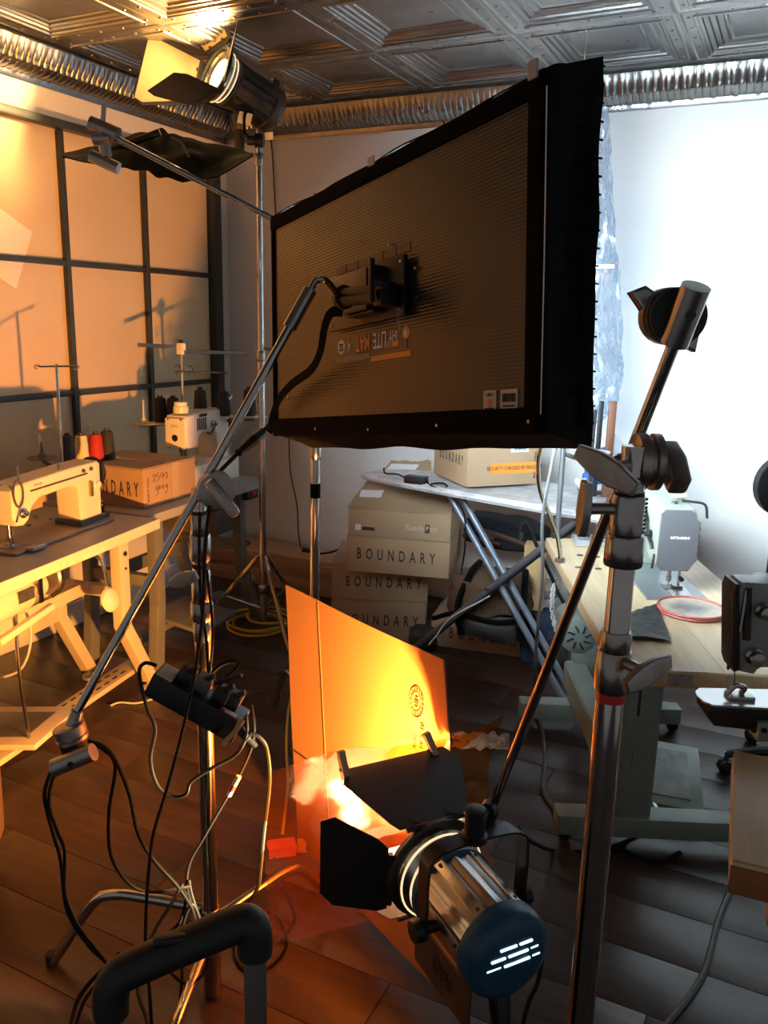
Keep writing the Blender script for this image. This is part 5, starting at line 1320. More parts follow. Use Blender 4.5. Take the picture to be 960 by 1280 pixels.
part('strap', MB().tube([(-.24, -.14, .06), (-.12, -.20, .12), (.06, -.20, .10), (.22, -.15, .13)], .012, 6, 5), BLKCLOTH, bag)
part('strap', MB().tube([(-.10, -.19, .02), (-.12, -.19, .16), (-.08, -.12, .29), (-.06, 0, .31)], .016, 6, 5), BLKCLOTH, bag)
part('strap', MB().tube([(.16, -.18, .02), (.17, -.18, .16), (.16, -.10, .28), (.15, 0, .29)], .016, 6, 5), BLKCLOTH, bag)
part('flap', MB().grid(lambda u, v: (-.14+.26*u, -.145-.03*math.sin(u*3.1)-.012*v, .25-.13*v+.012*math.sin(u*9)), 14, 10, .006), BRCL, bag)
part('front_pocket', MB().grid(lambda u, v: (-.12+.26*u, -.160-.045*math.sin(u*3.1)*math.sin(v*3.1), .120-.115*v+.010*math.sin(u*6)), 14, 10, .006), OLV, bag)
hB = at_z(600, 695, .40)
b2 = blob('duffel_bag', 'dark navy bag with leather straps on top of the brown backpack', (hB.x+.09, hB.y+.10, zt5+.285), (.44, .24, .16), -8, DKCL, 'bag', 4.0)
part('strap', MB().tube([(-.10, -.12, .10), (.02, -.15, .10), (.16, -.13, .07), (.26, -.10, .02)], .014, 6, 5), mat('brown_leather', (.10, .05, .035), .5, var=.2), b2)
part('strap', MB().tube([(-.18, -.10, .05), (-.05, -.15, .06), (.05, -.15, .05)], .010, 6, 5), MATS['brown_leather'], b2)
part('buckle', MB().box((.0, -.155, .085), (.05, .01, .035), bev=.003), STEEL, b2)
hC = at_z(660, 745, .30)
blob('pink_cloth', 'crumpled dusty pink garment between the bags and ironing board leg', (hC.x+.03, hC.y+.02, .30), (.22, .16, .08), 20, PNK, 'garment', 7.0)
hG = at_f(668, 700, 3.62)
hD = at_z(690, 800, .0)
blob('denim_bundle', 'bundle of blue and black clothes on the floor beside the carton', (hG.x+.06, hG.y+.02, 0), (.20, .24, .255), 0, NAV, 'clothes', 9.0)
hE = at_z(672, 820, .0)
blob('black_clothes', 'black clothes piled against the end of the floor carton', (hE.x+.09, hE.y-.06, 0), (.13, .20, .17), 10, OLV, 'clothes', 12.0)
hF = at_z(548, 790, .0)
blob('black_pouch', 'limp black nylon pouch in front of the carton stack corner', (hF.x+.0, hF.y-.20, 0), (.13, .12, .10), 15, OLV, 'pouch', 15.0)
# yellow-tan bag and cane
gb = thing('paper_bag', 'tan paper bag standing behind the ironing board legs', 'paper bag', ang((hG.x, hG.y+.02, .26), 10))
gz = z_on(hG.x, hG.y, 680)-.26
part('bag_body', MB().box((0, 0, gz/2), (.10, .08, gz), bev=.006), mat('tan_paper', (.50, .32, .14), .8, var=.1, scale=8), gb)
part('bag_fold', MB().box((0, -.042, gz*.93), (.095, .004, gz*.10)), MATS['tan_paper'], gb)
cp = [at_f(u, v, 3.42) for u, v in ((652, 668), (650, 660), (655, 654), (661, 659), (672, 684), (690, 722), (700, 745))]
ce = cp[-1]; gnd = Vector((ce.x+(ce.x-cp[4].x)*2.2, ce.y+(ce.y-cp[4].y)*2.2, .012))
cn = thing('walking_cane', 'black crook-handled cane leaning behind the ironing board', 'cane', gnd)
part('shaft', MB().tube([p-gnd for p in cp]+[Vector((0, 0, 0))], .009, 8, 5), BLKPL, cn)
part('handle_tip', MB().lathe(cp[0]-gnd, (0, 0, -1), [(-.01, .012), (.02, .012), (.022, 0)], 10), BLKRUB, cn)
# ================================================================== RIGHT: WOODEN SEWING TABLE
A3 = Vector((-.778, 2.976, 0)); ex = Vector((.403, -.915, 0)).normalized()
T3 = frame(A3, ex); T3I = T3.inverted()
def l3(u, v, z): return T3I @ at_z(u, v, z)
def l3f(u, v, f): return T3I @ at_f(u, v, f)
PALEW = mat('pale_laminated_wood', (.62, .46, .27), .38, var=.22, scale=4, stretch=(1.2, 14, 14), bump=.03)
t3 = thing('sewing_table', 'pale wood sewing table on sage green steel legs, by the bright wall', 'table', T3)
part('tabletop', MB().box((.605, .245, .740), (1.21, .49, .040), bev=.006), PALEW, t3)
for k in range(4): part('wood_stave', MB().box((.605, .0625+k*.122, .7604), (1.20, .119, .0012)), PALEW, t3)
e0 = l3(846, 843, .745)
part('metal_label', MB().box((1.2108, e0.y, .741), (.0016, .055, .030)), mat('worn_foil_label', (.42, .44, .45), .35, .5, var=.5, scale=120), t3)
part('chipped_edge', MB().box((1.2106, e0.y-.13, .742), (.0012, .03, .014)), INK, t3)
# near leg
lx3 = .755
leg = part('leg', MB().box((lx3, .185, .385), (.075, .115, .68), bev=.006), SAGEP, t3)
part('embossed_panel', MB().box((lx3+.0385, .185, .365), (.003, .085, .60), bev=.0015), SAGEP, leg)
part('leg_slot', MB().box((lx3+.0405, .175, .55), (.002, .008, .22)), INK, leg)
part('embossed_mark', MB().box((lx3+.041, .175, .335), (.003, .045, .006)).box((lx3+.041, .175, .295), (.003, .006, .085)), SAGEP, leg)
part('foot_bar', MB().box((lx3+.01, .265, .075), (.075, .60, .065), bev=.008), SAGEP, t3)
part('top_bracket', MB().box((lx3, .245, .705), (.06, .44, .030), bev=.004), SAGEP, t3)
for yy in (0.0, .54):
    c_ = part('castor_fork', MB().box((lx3+.01, yy, .040), (.022, .030, .03), bev=.003).cyl((lx3+.01, yy, .03), (lx3+.01, yy, .075), .008, .008, 8), STEEL, t3)
    part('castor_wheel', MB().lathe((lx3-.012, yy, .021), (1, 0, 0), [(0, .016), (.003, .021), (.019, .021), (.022, .016)], 16), BLKRUB, c_)
# far leg
part('leg', MB().box((.03, .185, .385), (.07, .11, .68), bev=.006), SAGEP, t3)
part('foot_bar', MB().box((.02, .25, .075), (.07, .62, .065), bev=.008), SAGEP, t3)
part('top_bracket', MB().box((.03, .245, .705), (.06, .44, .030), bev=.004), SAGEP, t3)
for yy in (-.03, .54): part('castor_wheel', MB().lathe((.008, yy, .021), (1, 0, 0), [(0, .016), (.003, .021), (.019, .021), (.022, .016)], 16), BLKRUB, t3)
part('cross_beam', MB().box((.39, .115, .24), (.70, .035, .085), bev=.005).box((.39, .140, .282), (.70, .07, .008)), SAGEP, t3)
pq = Matrix.Translation(l3(833, 968, .085)) @ Matrix.Rotation(R(14), 4, 'Y') @ Matrix.Rotation(R(-12), 4, 'Z')
part('treadle', MB().box((0, 0, 0), (.30, .22, .020), bev=.006).xf(pq), SAGEP, t3)
part('treadle_mat', MB().box((0, 0, .0115), (.22, .14, .003)).xf(pq), mat('worn_treadle', (.30, .33, .31), .5, col2=(.12, .13, .13), scale=12), t3)
part('treadle_hinge', MB().lathe(l3(818, 1012, .09), (1, 0, 0), [(-.015, .016), (.015, .016)], 12), STEEL, t3)
mq = l3f(724, 797, 2.52)
mt3 = part('motor', MB().lathe(mq, (-1, 0, 0), [(-.004, .012), (-.002, .045), (.006, .058), (.03, .062), (.17, .062), (.20, .045)], 28), SAGEP, t3)
for k in range(8):
    a = k*math.pi/4
    part('vent_slot', MB().tube([mq+Vector((.0065-.006*(rr_/.05), rr_*math.cos(a+rr_*9), rr_*math.sin(a+rr_*9))) for rr_ in (.018, .03, .042)], .0034, 5, 2), INK, mt3)
part('motor_bracket', MB().box((mq.x-.10, mq.y, .705), (.10, .08, .045), bev=.004), SAGEP, t3)
cb_ = l3f(717, 700, 2.85)
hc_ = l3f(690, 716, 2.75)
# holes/cups set in the top
for k, (u, v) in enumerate(((725, 694), (746, 696), (723, 709), (748, 711), (786, 724))):
    q = l3(u, v, .7615)
    part('inset_plate', MB().lathe((q.x, q.y, .761), (0, 0, 1), [(0, .012), (.001, .012), (.0012, .004)], 14), STEEL, t3)
q = l3(725, 676, .761)
# knee-chain, white beads
ch = [at_f(u, v, 2.62) for u, v in ((692, 733), (690, 752), (692, 775), (698, 792), (706, 800), (716, 808), (726, 818), (745, 826))]
chp = catmull(ch, 5)
cho = chp[0]
ct = thing('bead_chain', 'white plastic chain hanging at the side of the wooden table', 'chain', cho)
for i in range(0, len(chp)-6):
    p = chp[i]-cho
    if i < len(chp)-12: part('link', MB().tube([p+Vector((.006*math.cos(a)*(1 if i % 2 else .3), .006*math.cos(a)*(.3 if i % 2 else 1), .011*math.sin(a))) for a in [j*math.pi/3 for j in range(6)]], .0024, 5, 2, True), WHITELBL, ct)
part('cord', MB().tube([p-cho for p in chp[-14:]], .0025, 5, 1), WHITELBL, ct)

# ---------------- green-grey machine on it
nq = T3I @ at_z(832, 735, .762)
m3 = thing('sewing_machine', 'green-grey industrial sewing machine with a grey face plate, on the pale wood table', 'sewing machine', T3 @ Matrix.Translation((nq.x, nq.y, .7615)))
part('body', MB().prism([(.060, .100), (.062, .235), (.045, .262), (-.10, .275), (-.36, .275), (-.375, .25), (-.375, .010), (-.235, .010), (-.225, .12), (-.19, .155), (-.09, .155), (-.06, .10), (-.02, .085), (.045, .085)], .105, Matrix.Identity(4), .010), GREENP, m3)
part('bed', MB().box((-.14, .0, .004), (.52, .178, .010), bev=.003), mat('blue_grey_bed', (.22, .24, .25), .32, .5, var=.15), m3)
part('bed_slide', MB().box((.045, .02, .0096), (.13, .062, .003)), STEEL, m3)
FPL = mat('grey_face_plate', (.085, .082, .088), .5, var=.06)
part('face_plate', MB().prism([(-.056, .090), (-.042, .076), (.038, .076), (.052, .100), (.060, .11), (.060, .225), (.050, .235), (.046, .252), (.030, .262), (-.045, .262), (-.056, .25)], .008, frame((.066, 0, 0), (0, 1, 0)), .002), FPL, m3)
lettering('MITSUBISHI', .0105, frame((.0705, .005, .178), (0, 1, 0)), WHITELBL, m3, 1.05)
for k, zz_ in enumerate((.128, .150, .182, .205)): lathe_part('screw', (.055, .060, zz_), (0, 1, 0), [(0, .005), (.005, .005), (.006, 0)], BLKPL, m3, 8)
lathe_part('needle_bar', (.02, .0, .086), (0, 0, -1), [(0, .0055), (.04, .0055), (.041, .008), (.055, .008), (.056, .002), (.074, .001)], STEEL, m3, 10)
part('presser_bar', MB().cyl((.020, .030, .018), (.020, .030, .09), .0045, .0045, 8).box((.020, .026, .016), (.030, .030, .006), bev=.002), STEEL, m3)
lathe_part('foot_screw', (.024, .034, .042), (1, 0, -.2), [(0, .007), (.012, .008), (.013, 0)], BLKMET, m3, 8)
part('needle_plate', MB().box((.020, .012, .0104), (.05, .055, .003)), mat('dark_needle_plate', (.10, .10, .10), .3, .8, var=.4, scale=60), m3)
# linkages on the side that looks at the ironing board
tlm = MATS['black_painted_metal']
part('thread_linkage', MB().tube([(-.10, -.056, .225), (-.07, -.064, .215), (-.05, -.064, .19), (-.04, -.062, .165), (.0, -.062, .15), (.02, -.060, .13)], .006, 6, 4), BLKMET, m3)
lathe_part('tension_disc', (-.085, -.054, .20), (0, -1, 0), [(0, .014), (.004, .018), (.006, .009), (.009, .018), (.013, .009), (.02, .007)], STEEL, m3)
lathe_part('tension_disc', (-.02, -.054, .165), (0, -1, 0), [(0, .012), (.004, .015), (.006, .008), (.02, .007)], BLKMET, m3)
part('guard', MB().tube([(-.13, -.056, .235), (-.15, -.060, .20), (-.15, -.060, .13), (-.14, -.056, .08)], .008, 6, 4), BLKMET, m3)
part('hook_lever', MB().tube([(.03, -.054, .115), (.045, -.060, .095), (.040, -.060, .075)], .004, 6, 3), BLKMET, m3)
part('top_lever', MB().tube([(-.02, .03, .272), (.03, .04, .280), (.045, .075, .275), (.045, .085, .235)], .004, 6, 4), BLKMET, m3)
part('paper_scrap', MB().grid(lambda u, v: (-.05+.05*u, -.01+.045*v, .277+.012*math.sin(u*2.5)+.006*v), 4, 4, .001), WHITELBL, m3)
lathe_part('handwheel', (-.378, 0, .20), (-1, 0, 0), [(0, .02), (.008, .02), (.01, .06), (.02, .066), (.03, .06), (.032, 0)], BLKMET, m3, 28)
lathe_part('oil_cap', (.0, .0, .268), (0, 0, 1), [(0, .009), (.006, .009), (.007, 0)], STEEL, m3, 10)
# ---------------- black cloth and the round hoop on the table
c0 = [l3(782, 770, .762), l3(822, 757, .762), l3(838, 806, .762), l3(770, 800, .762)]
def clf(u, v):
    p = c0[0].lerp(c0[1], u).lerp(c0[3].lerp(c0[2], u), v)
    return T3 @ Vector((p.x+.006*noise.noise((u*4, v*4, 2)), p.y, .7625+.005*abs(noise.noise((u*4, v*5, 6)))+.004+.010*max(0, v-.85)/.15*math.sin(u*3)))
single('black_cloth', MB().grid(clf, 20, 20, .002), mat('black_leather_cloth', (.018, .018, .021), .38, var=.3, scale=8, bump=.3, bscale=40), 'folded sheet of shiny black cloth lying on the wooden table', 'cloth')
hq = at_z(864, 764, .763)
hp = thing('round_dish', 'round tan dish with red rim and smudged dark centre, on the wooden table', 'dish', hq)
def dish_mat():
    m = mat('smudged_tan', (.46, .36, .26), .35, var=.1)
    nt = m.node_tree; N = nt.nodes; L = nt.links; b = N['Principled BSDF']
    tc = N.new('ShaderNodeTexCoord'); ln = N.new('ShaderNodeVectorMath'); ln.operation = 'LENGTH'
    L.new(tc.outputs['Object'], ln.inputs[0])
    nz = N.new('ShaderNodeTexNoise'); nz.inputs['Scale'].default_value = 30; L.new(tc.outputs['Object'], nz.inputs['Vector'])
    ma = N.new('ShaderNodeMath'); ma.operation = 'MULTIPLY_ADD'; ma.inputs[1].default_value = .06; L.new(nz.outputs['Fac'], ma.inputs[0]); L.new(ln.outputs['Value'], ma.inputs[2])
    cr = N.new('ShaderNodeValToRGB')
    cr.color_ramp.elements[0].position = .055; cr.color_ramp.elements[0].color = (.09, .08, .085, 1)
    cr.color_ramp.elements[1].position = .105; cr.color_ramp.elements[1].color = (.42, .33, .24, 1)
    L.new(ma.outputs[0], cr.inputs['Fac']); L.new(cr.outputs['Color'], b.inputs['Base Color'])
    return m
hr = .092
part('dish_plate', MB().lathe((0, 0, 0), (0, 0, 1), [(0, hr*.98), (.010, hr*.98), (.011, hr*.9), (.011, 0)], 40), dish_mat(), hp)
for zz_ in (.004, .012): part('rim', MB().tube([(hr*math.cos(a), hr*math.sin(a), zz_) for a in [i*math.pi/16 for i in range(32)]], .0035, 6, 1, True), mat('faded_red_rim', (.45, .10, .08), .45, var=.15), hp)
# ---------------- small steel winder plate at the far end
q = l3(742, 680, .762)
t = thing('bobbin_winder', 'flat steel bobbin winder with a black knob at the far end of the wooden table', 'bobbin winder', T3 @ Matrix.Translation((q.x, q.y, .762)))
part('base', MB().box((0, 0, .012), (.10, .15, .024), bev=.005), mat('pale_steel', (.55, .58, .60), .3, .7, var=.1), t)
part('bobbin', MB().lathe((.0, -.06, .040), (0, 1, 0), [(0, .014), (.012, .014), (.013, .008), (.03, .008), (.031, .014), (.04, .014)], 14), BLKPL, t)
lathe_part('knob', (.02, .01, .024), (.2, 0, 1), [(0, .010), (.008, .018), (.02, .020), (.024, 0)], BLKPL, t)
part('arm', MB().cyl((.05, -.03, .03), (.05, .09, .03), .005, .005, 8), STEEL, t)
# ---------------- gooseneck work lamp stem and thread pole at the far corner
gp = [(700, 704), (700, 690), (695, 664), (684, 636), (675, 612), (673, 580), (678, 548), (684, 510), (690, 470)]
g0 = at_z(700, 702, .762); fg = -_s*g0.x+_c*g0.y
gt_ = [at_f(u, v, fg-.02*i) for i, (u, v) in enumerate(gp)]; gt_[0] = g0
t = thing('gooseneck_lamp', 'silver gooseneck work lamp rising from the corner of the wooden table', 'work lamp', g0)
part('gooseneck', MB().tube([p-g0 for p in gt_], lambda k: .0075 + .0004*math.sin(k*400), 8, 7), CHROME, t)
part('base', MB().lathe((0, 0, 0), (0, 0, 1), [(0, .018), (.012, .016), (.014, .008)], 14), STEEL, t)
le = gt_[-1]-g0
part('shade', MB().lathe(le, (.2, -.3, -1), [(-.03, .012), (0, .02), (.05, .042), (.051, .040), (.0, .017)], 20), STEEL, t)
q0 = at_z(696, 672, .762)
pt = thing('thread_stand', 'dark grey thread stand pole behind the gooseneck stem', 'thread stand', q0)
part('pole', MB().cyl((0, 0, 0), (0, 0, 1.0), .010, .010, 12), mat('dull_grey_pole', (.16, .17, .18), .4, .6, var=.1), pt)
part('base', MB().lathe((0, 0, 0), (0, 0, 1), [(0, .022), (.012, .020), (.014, .011)], 14), BLKMET, pt)
part('guide_bar', MB().box((0, 0, .98), (.26, .012, .016), bev=.002), STEEL, pt)

# ================================================================== RIGHT EDGE: CYLINDER-ARM MACHINE ON ITS OWN TABLE
T4o = at_z(917, 937, .76); T4n = at_z(914, 1076, .76)
d4 = (T4n-T4o); T4L = d4.length
M4 = frame((T4o.x, T4o.y, 0), d4)          # x towards the camera, y to the right
t4 = thing('machine_table', 'narrow wooden table with brown edge under the grey cylinder-arm machine', 'table', M4)
part('tabletop', MB().box((T4L/2, .40, .735), (T4L, .80, .050), bev=.008), PALEW, t4)
part('tabletop_wing', MB().box((-.14, .46, .735), (.28, .68, .050), bev=.008), PALEW, t4)
part('edge_band', MB().box((T4L+.001, .40, .730), (.006, .80, .046), bev=.002), mat('orange_brown_edging', (.30, .12, .035), .4, var=.15), t4)
for k in range(3): part('wood_stave', MB().box((T4L/2, .033+k*.067, .7604), (T4L-.01, .064, .0012)), PALEW, t4)
part('carton_under', MB().box((T4L-.06, .24, .682), (.10, .36, .05), bev=.004), CARD, t4)
for xx, yy in ((.06, .30), (T4L-.06, .30), (.06, .72), (T4L-.06, .72)):
    part('leg', MB().box((xx, yy, .355), (.045, .045, .71), bev=.004), SAGEP, t4)
# machine: built on a frame facing the camera; x to the right, y away
mo4 = at_f(905, 880, 1.47)
K = 1.5/1035
M4m = frame(Vector((mo4.x, mo4.y, .762)), (_c*math.cos(R(-10))-_s*math.sin(R(-10))*0, _s*.9, 0))
m4 = thing('sewing_machine', 'dark grey cylinder-arm sewing machine with a steel tongue, beside the red-rimmed dish', 'sewing machine', M4m)
M4I = M4m.inverted()
def q4(u, v): 
    o_ = M4I @ EYE; d_ = M4I.to_3x3() @ ray(u, v); t_ = -o_.y/d_.y; p_ = o_+d_*t_; return p_
G4 = mat('grey_machine_enamel', (.26, .275, .28), .36, .2, var=.12)
pp = [q4(*a) for a in ((925, 738), (930, 730), (995, 733), (995, 838), (952, 836), (944, 845), (926, 841))]
hz = lambda p: (p.x, p.z)
part('head', MB().prism([hz(p) for p in pp]+[], .06, Matrix.Translation((0, .035, 0)), .006), G4, m4)
pp = [q4(*a) for a in ((917, 741), (921, 731), (926, 732), (926, 840), (919, 842), (916, 832))]
part('face_plate', MB().prism([hz(p) for p in pp], .062, Matrix.Translation((0, .035, 0)), .006), BLKPL, m4)
a, b = q4(937, 736), q4(934, 800)
part('take_up_slot', MB().cyl((a.x, .003, a.z), (b.x, .003, b.z), .006, .008, 8), BLKPL, m4)
a, b = q4(934, 738), q4(926, 790)
part('groove', MB().cyl((a.x, .004, a.z), (b.x, .004, b.z), .004, .004, 6), STEEL, m4)
for (u, v, r_) in ((955, 764, .016), (943, 821, .017)):
    p = q4(u, v)
    lathe_part('tension_knob', (p.x, .004, p.z), (0, -1, 0), [(0, r_*.8), (.004, r_), (.010, r_*.5), (.014, r_*.9), (.024, r_*.8), (.026, .004)], STEEL, m4)
for u in (922, 930): 
    a, b = q4(u, 836), q4(u, 850); part('needle_bar', MB().cyl((a.x, .05, a.z+.02), (b.x, .05, b.z), .004, .003, 8), BLKMET, m4)
a, b = q4(930, 848), q4(926, 880)
part('needle', MB().tube([(a.x, .05, a.z), ((a.x+b.x)/2+.004, .05, (a.z+b.z)/2), (b.x, .05, b.z)], .0016, 5, 3), STEEL, m4)
p = q4(931, 877)
part('presser_foot', MB().tube([(p.x-.02, .04, p.z-.004), (p.x-.005, .04, p.z+.014), (p.x+.015, .045, p.z+.008), (p.x+.012, .05, p.z-.006)], .006, 8, 4), STEEL, m4)
# steel tongue and cylinder arm
tg_ = [q4(882, 884), q4(990, 893)]
tz = tg_[0].z
part('tongue', slab([(tg_[0].x, .05), (tg_[0].x+.004, .028), (tg_[0].x+.018, .012), (tg_[1].x, .006), (tg_[1].x, .094), (tg_[0].x+.018, .088), (tg_[0].x+.004, .072)], tz-.004, tz), mat('bright_tongue', (.60, .60, .62), .25, 1.0, var=.1), m4)
part('cylinder_arm', MB().prism([(tg_[0].x+.008, tz-.004), (tg_[0].x+.012, tz-.028), (tg_[0].x+.028, tz-.048), (tg_[1].x, tz-.060), (tg_[1].x, tz-.004)], .070, Matrix.Translation((0, .05, 0)), .008), BLKPL, m4)
a = q4(936, 918)
part('arm_mount', MB().box((a.x+.085, .05, (tz-.03)/2), (.13, .09, tz-.03), bev=.004), G4, m4)
part('needle_plate', MB().box((p.x+.01, .05, tz+.004), (.05, .035, .008), bev=.002), STEEL, m4)
for k in range(3): a = q4(930+k*13, 915); lathe_part('bolt', (a.x+.02, .004, tz-.046), (0, -1, 0), [(0, .006), (.003, .005), (.0031, 0)], BLKPL, m4, 8)
p = q4(1016, 622)
part('belt_guard', MB().lathe((p.x, .12, p.z), (0, -1, 0), [(0, .055), (.004, .062), (.028, .062), (.032, .052), (.033, 0)], 30), BLKPL, m4)
part('arm', MB().box((pp[3].x+.14, .06, (q4(960, 735).z+q4(960, 800).z)/2), (.20, .10, q4(960, 735).z-q4(960, 800).z), bev=.01), G4, m4)
part('column', MB().box((pp[3].x+.22, .06, q4(960, 760).z/2), (.09, .12, q4(960, 760).z), bev=.01), G4, m4)
part('guard_post', MB().cyl((p.x, .10, p.z-.03), (p.x, .10, q4(960, 740).z), .02, .02, 12), BLKPL, m4)

# ---------------- rolling stool whose castor peeks out behind
sq = at_z(902, 966, 0)
st_o = Vector((sq.x+.25, sq.y+.10, 0))
t = thing('rolling_stool', 'black rolling stool with castors behind the cylinder-arm machine table', 'stool', st_o)
for k in range(5):
    a = R(202+72*k); d = Vector((math.cos(a), math.sin(a), 0))
    sp_ = part('spoke', MB().tube([d*.02+Vector((0, 0, .10)), d*.14+Vector((0, 0, .095)), d*.26+Vector((0, 0, .075))], lambda k_: .022-.008*k_, 8, 3), BLKPL, t)
    part('castor', MB().lathe(d*.26+Vector((0, 0, .026))-d.cross(Vector((0, 0, 1)))*.02, d.cross(Vector((0, 0, 1))), [(0, .02), (.004, .026), (.016, .026), (.018, .016), (.022, .016), (.024, .026), (.036, .026), (.040, .02)], 16), BLKRUB, sp_)
    part('castor_stem', MB().cyl(d*.26+Vector((0, 0, .04)), d*.26+Vector((0, 0, .085)), .008, .008, 8), STEEL, sp_)
part('gas_lift', MB().cyl((0, 0, .08), (0, 0, .45), .022, .018, 14), BLKMET, t)
part('seat', MB().lathe((0, 0, .44), (0, 0, 1), [(0, .15), (.01, .18), (.05, .18), (.065, .165), (.07, 0)], 28), BLKCLOTH, t)
# ================================================================== CABLES AND SMALL THINGS
def cable(name, label, pts, r, m=CABLE, cat='cable', group=None, seg=7, sm=6):
    mb = MB().tube([Vector((p.x, p.y, max(p.z, r+.001))) for p in pts], r, seg, sm)
    return single(name, mb, m, label, cat, group)
def fpath(f, *uv): return [at_f(u, v, f if not isinstance(f, (list, tuple)) else f[0]+(f[1]-f[0])*i/(len(uv)-1)) for i, (u, v) in enumerate(uv)]
def zpath(z, *uv): return [at_z(u, v, z) for u, v in uv]
# --- power box hung on the left stand
pb0, pb1 = at_f(195, 845, 1.53), at_f(302, 905, 1.51)
px = (pb1-pb0).normalized()
PBM = frame((pb0+pb1)/2, px, Vector((_c*.25, _s*.25, 1)) )
pb_ = thing('power_box', 'black multi-outlet power box hung slanting on the cable-draped stand', 'power box', PBM)
PL_ = (pb1-pb0).length
part('case', MB().box((0, 0, -.006), (PL_*1.02, .062, .052), bev=.004), BLKPL, pb_)
part('end_label', MB().box((-PL_*.40, -.004, .0225), (.034, .050, .006), bev=.002), mat('pale_plug_label', (.50, .46, .38), .5, var=.1), pb_, 'pale square label')
for k, xx in enumerate((-.045, -.008, .035, .06)):
    o_ = part('plug', MB().box((xx, .002+.006*(k % 2), .034), (.032, .036, .032), bev=.006), BLKPL if k != 1 else mat('grey_plug', (.12, .12, .12), .4, var=.1), pb_)
    part('plug_tail', MB().cyl((xx, .0, .046), (xx+.014, -.004, .066), .007, .005, 8), BLKRUB, o_)
part('label', MB().box((.066, -.020, .0205), (.034, .012, .0012)), WHITELBL, pb_)
part('label', MB().box((.052, -.024, .0208), (.010, .010, .0012)), REDTAPE, pb_)
part('tape_loop', MB().grid(lambda u, v: (PL_*.44+.010*v+.004*math.sin(u*5), -.034-.004*math.sin(u*3), .030-.070*u), 10, 3, .002), mat('tan_paper_tape', (.60, .36, .12), .6, var=.15, scale=30), pb_, 'tan paper tape')
part('strain_relief', MB().lathe((PL_*.50, .0, -.012), (1, 0, -.35), [(0, .010), (.02, .009), (.022, .012), (.026, .012), (.028, .008), (.05, .006)], 10), BLKRUB, pb_)
part('hanging_tie', MB().tube([(-.01, .03, .03), (.0, .05, .06), (.02, .06, .08), (.035, .03, .09), (.02, .0, .05)], .004, 6, 4), BLKCLOTH, pb_)
part('screwdriver_clip', MB().cyl((.012, .0, .05), (.052, -.004, .095), .006, .004, 8), BLKPL, pb_)
fq = 1.50
cable('power_cable', 'black cable looping from the power box down and back across the stand', fpath(fq, (196, 832), (181, 829), (174, 842), (184, 885), (194, 911), (188, 949), (197, 982), (216, 996), (233, 992), (239, 977), (265, 960), (295, 943), (308, 919), (308, 894)), .0038)
cable('power_cable', 'black cable dropping straight from the arm clamp past the power box', fpath((1.50, 1.42), (262, 632), (256, 690), (254, 760), (247, 820), (240, 860), (225, 927), (206, 995), (191, 1047), (184, 1115), (182, 1179), (186, 1225), (190, 1290)), .0036)
cable('power_cable', 'black cable running down the front of the cable-draped chrome column', fpath((1.575, 1.56), (250, 640), (249, 700), (252, 760), (258, 800), (261, 850)), .0034)
cable('power_cable', 'second black cable taped down the same chrome column', fpath((1.573, 1.555), (258, 712), (264, 760), (266, 800), (262, 842)), .0030)
cable('power_cable', 'black cable from the box strain relief curving down to the floor', fpath((1.50, 1.56), (312, 916), (325, 922), (334, 938), (337, 980), (330, 1040), (326, 1085), (322, 1110), (308, 1130), (290, 1150)), .0040)
lc = thing('labelled_cable', 'thin cable with a red and white paper label below the power box', 'cable', at_f(314, 881, 1.50))
lo = Vector(lc.location)
part('wire', MB().tube([p-lo for p in fpath((1.50, 1.54), (314, 881), (318, 908), (314, 936), (299, 970), (285, 995), (274, 1014), (255, 1047), (238, 1077), (234, 1107), (244, 1149))], .0030, 6, 6), CABLE, lc)
a, b = at_f(299, 970, 1.508)-lo, at_f(286, 994, 1.513)-lo
part('paper_label', MB().cyl(a, b, .0056, .0056, 10), mat('pale_pink_label', (.62, .45, .36), .5, var=.05), lc)
part('paper_label', MB().cyl(a.lerp(b, .45), a.lerp(b, .75), .0059, .0059, 10), REDTAPE, lc)
cable('power_cable', 'cable drooping from the lower grip head to the stand base', fpath((1.42, 1.50), (110, 926), (128, 932), (142, 946), (161, 991), (172, 1040), (191, 1074), (221, 1107), (240, 1135)), .0038)
cable('power_cable', 'slack cable bowing below the lower grip head towards the stand base', fpath((1.42, 1.52), (112, 930), (128, 936), (144, 957), (136, 1017), (139, 1070), (161, 1104), (187, 1115), (221, 1111), (238, 1108)), .0036)
cable('power_cable', 'cable hanging on the window side of the grip head down to the floor', fpath((1.40, 1.28), (66, 960), (58, 980), (56, 1000), (66, 1040), (76, 1075), (84, 1137), (109, 1179), (131, 1201), (150, 1225)), .0038)
cable('power_cable', 'twin cable twisting alongside the one below the grip head', fpath((1.395, 1.275), (70, 962), (63, 985), (62, 1010), (72, 1040), (81, 1065), (81, 1115), (97, 1156), (128, 1196), (152, 1232)), .0036)
cable('power_cable', 'black cable loop spreading on the floor behind the trolley handle', fpath((1.28, 1.15), (152, 1195), (125, 1215), (100, 1245), (90, 1275), (88, 1300)), .0040)
cable('power_cable', 'inner cable loop beside the one behind the trolley handle', fpath((1.28, 1.18), (150, 1190), (124, 1226), (106, 1250), (96, 1278), (94, 1300)), .0036)
cable('power_cable', 'black cable running from the stand base under the trolley handle', fpath((1.50, 1.25), (228, 1106), (214, 1130), (195, 1160), (182, 1190), (172, 1235), (182, 1270), (186, 1295)), .0036)
cable('power_cable', 'cable hugging the base of the cable-draped stand', fpath((1.54, 1.48), (222, 1108), (232, 1120), (226, 1150), (210, 1170), (205, 1200), (228, 1228), (250, 1222), (262, 1195)), .0036)
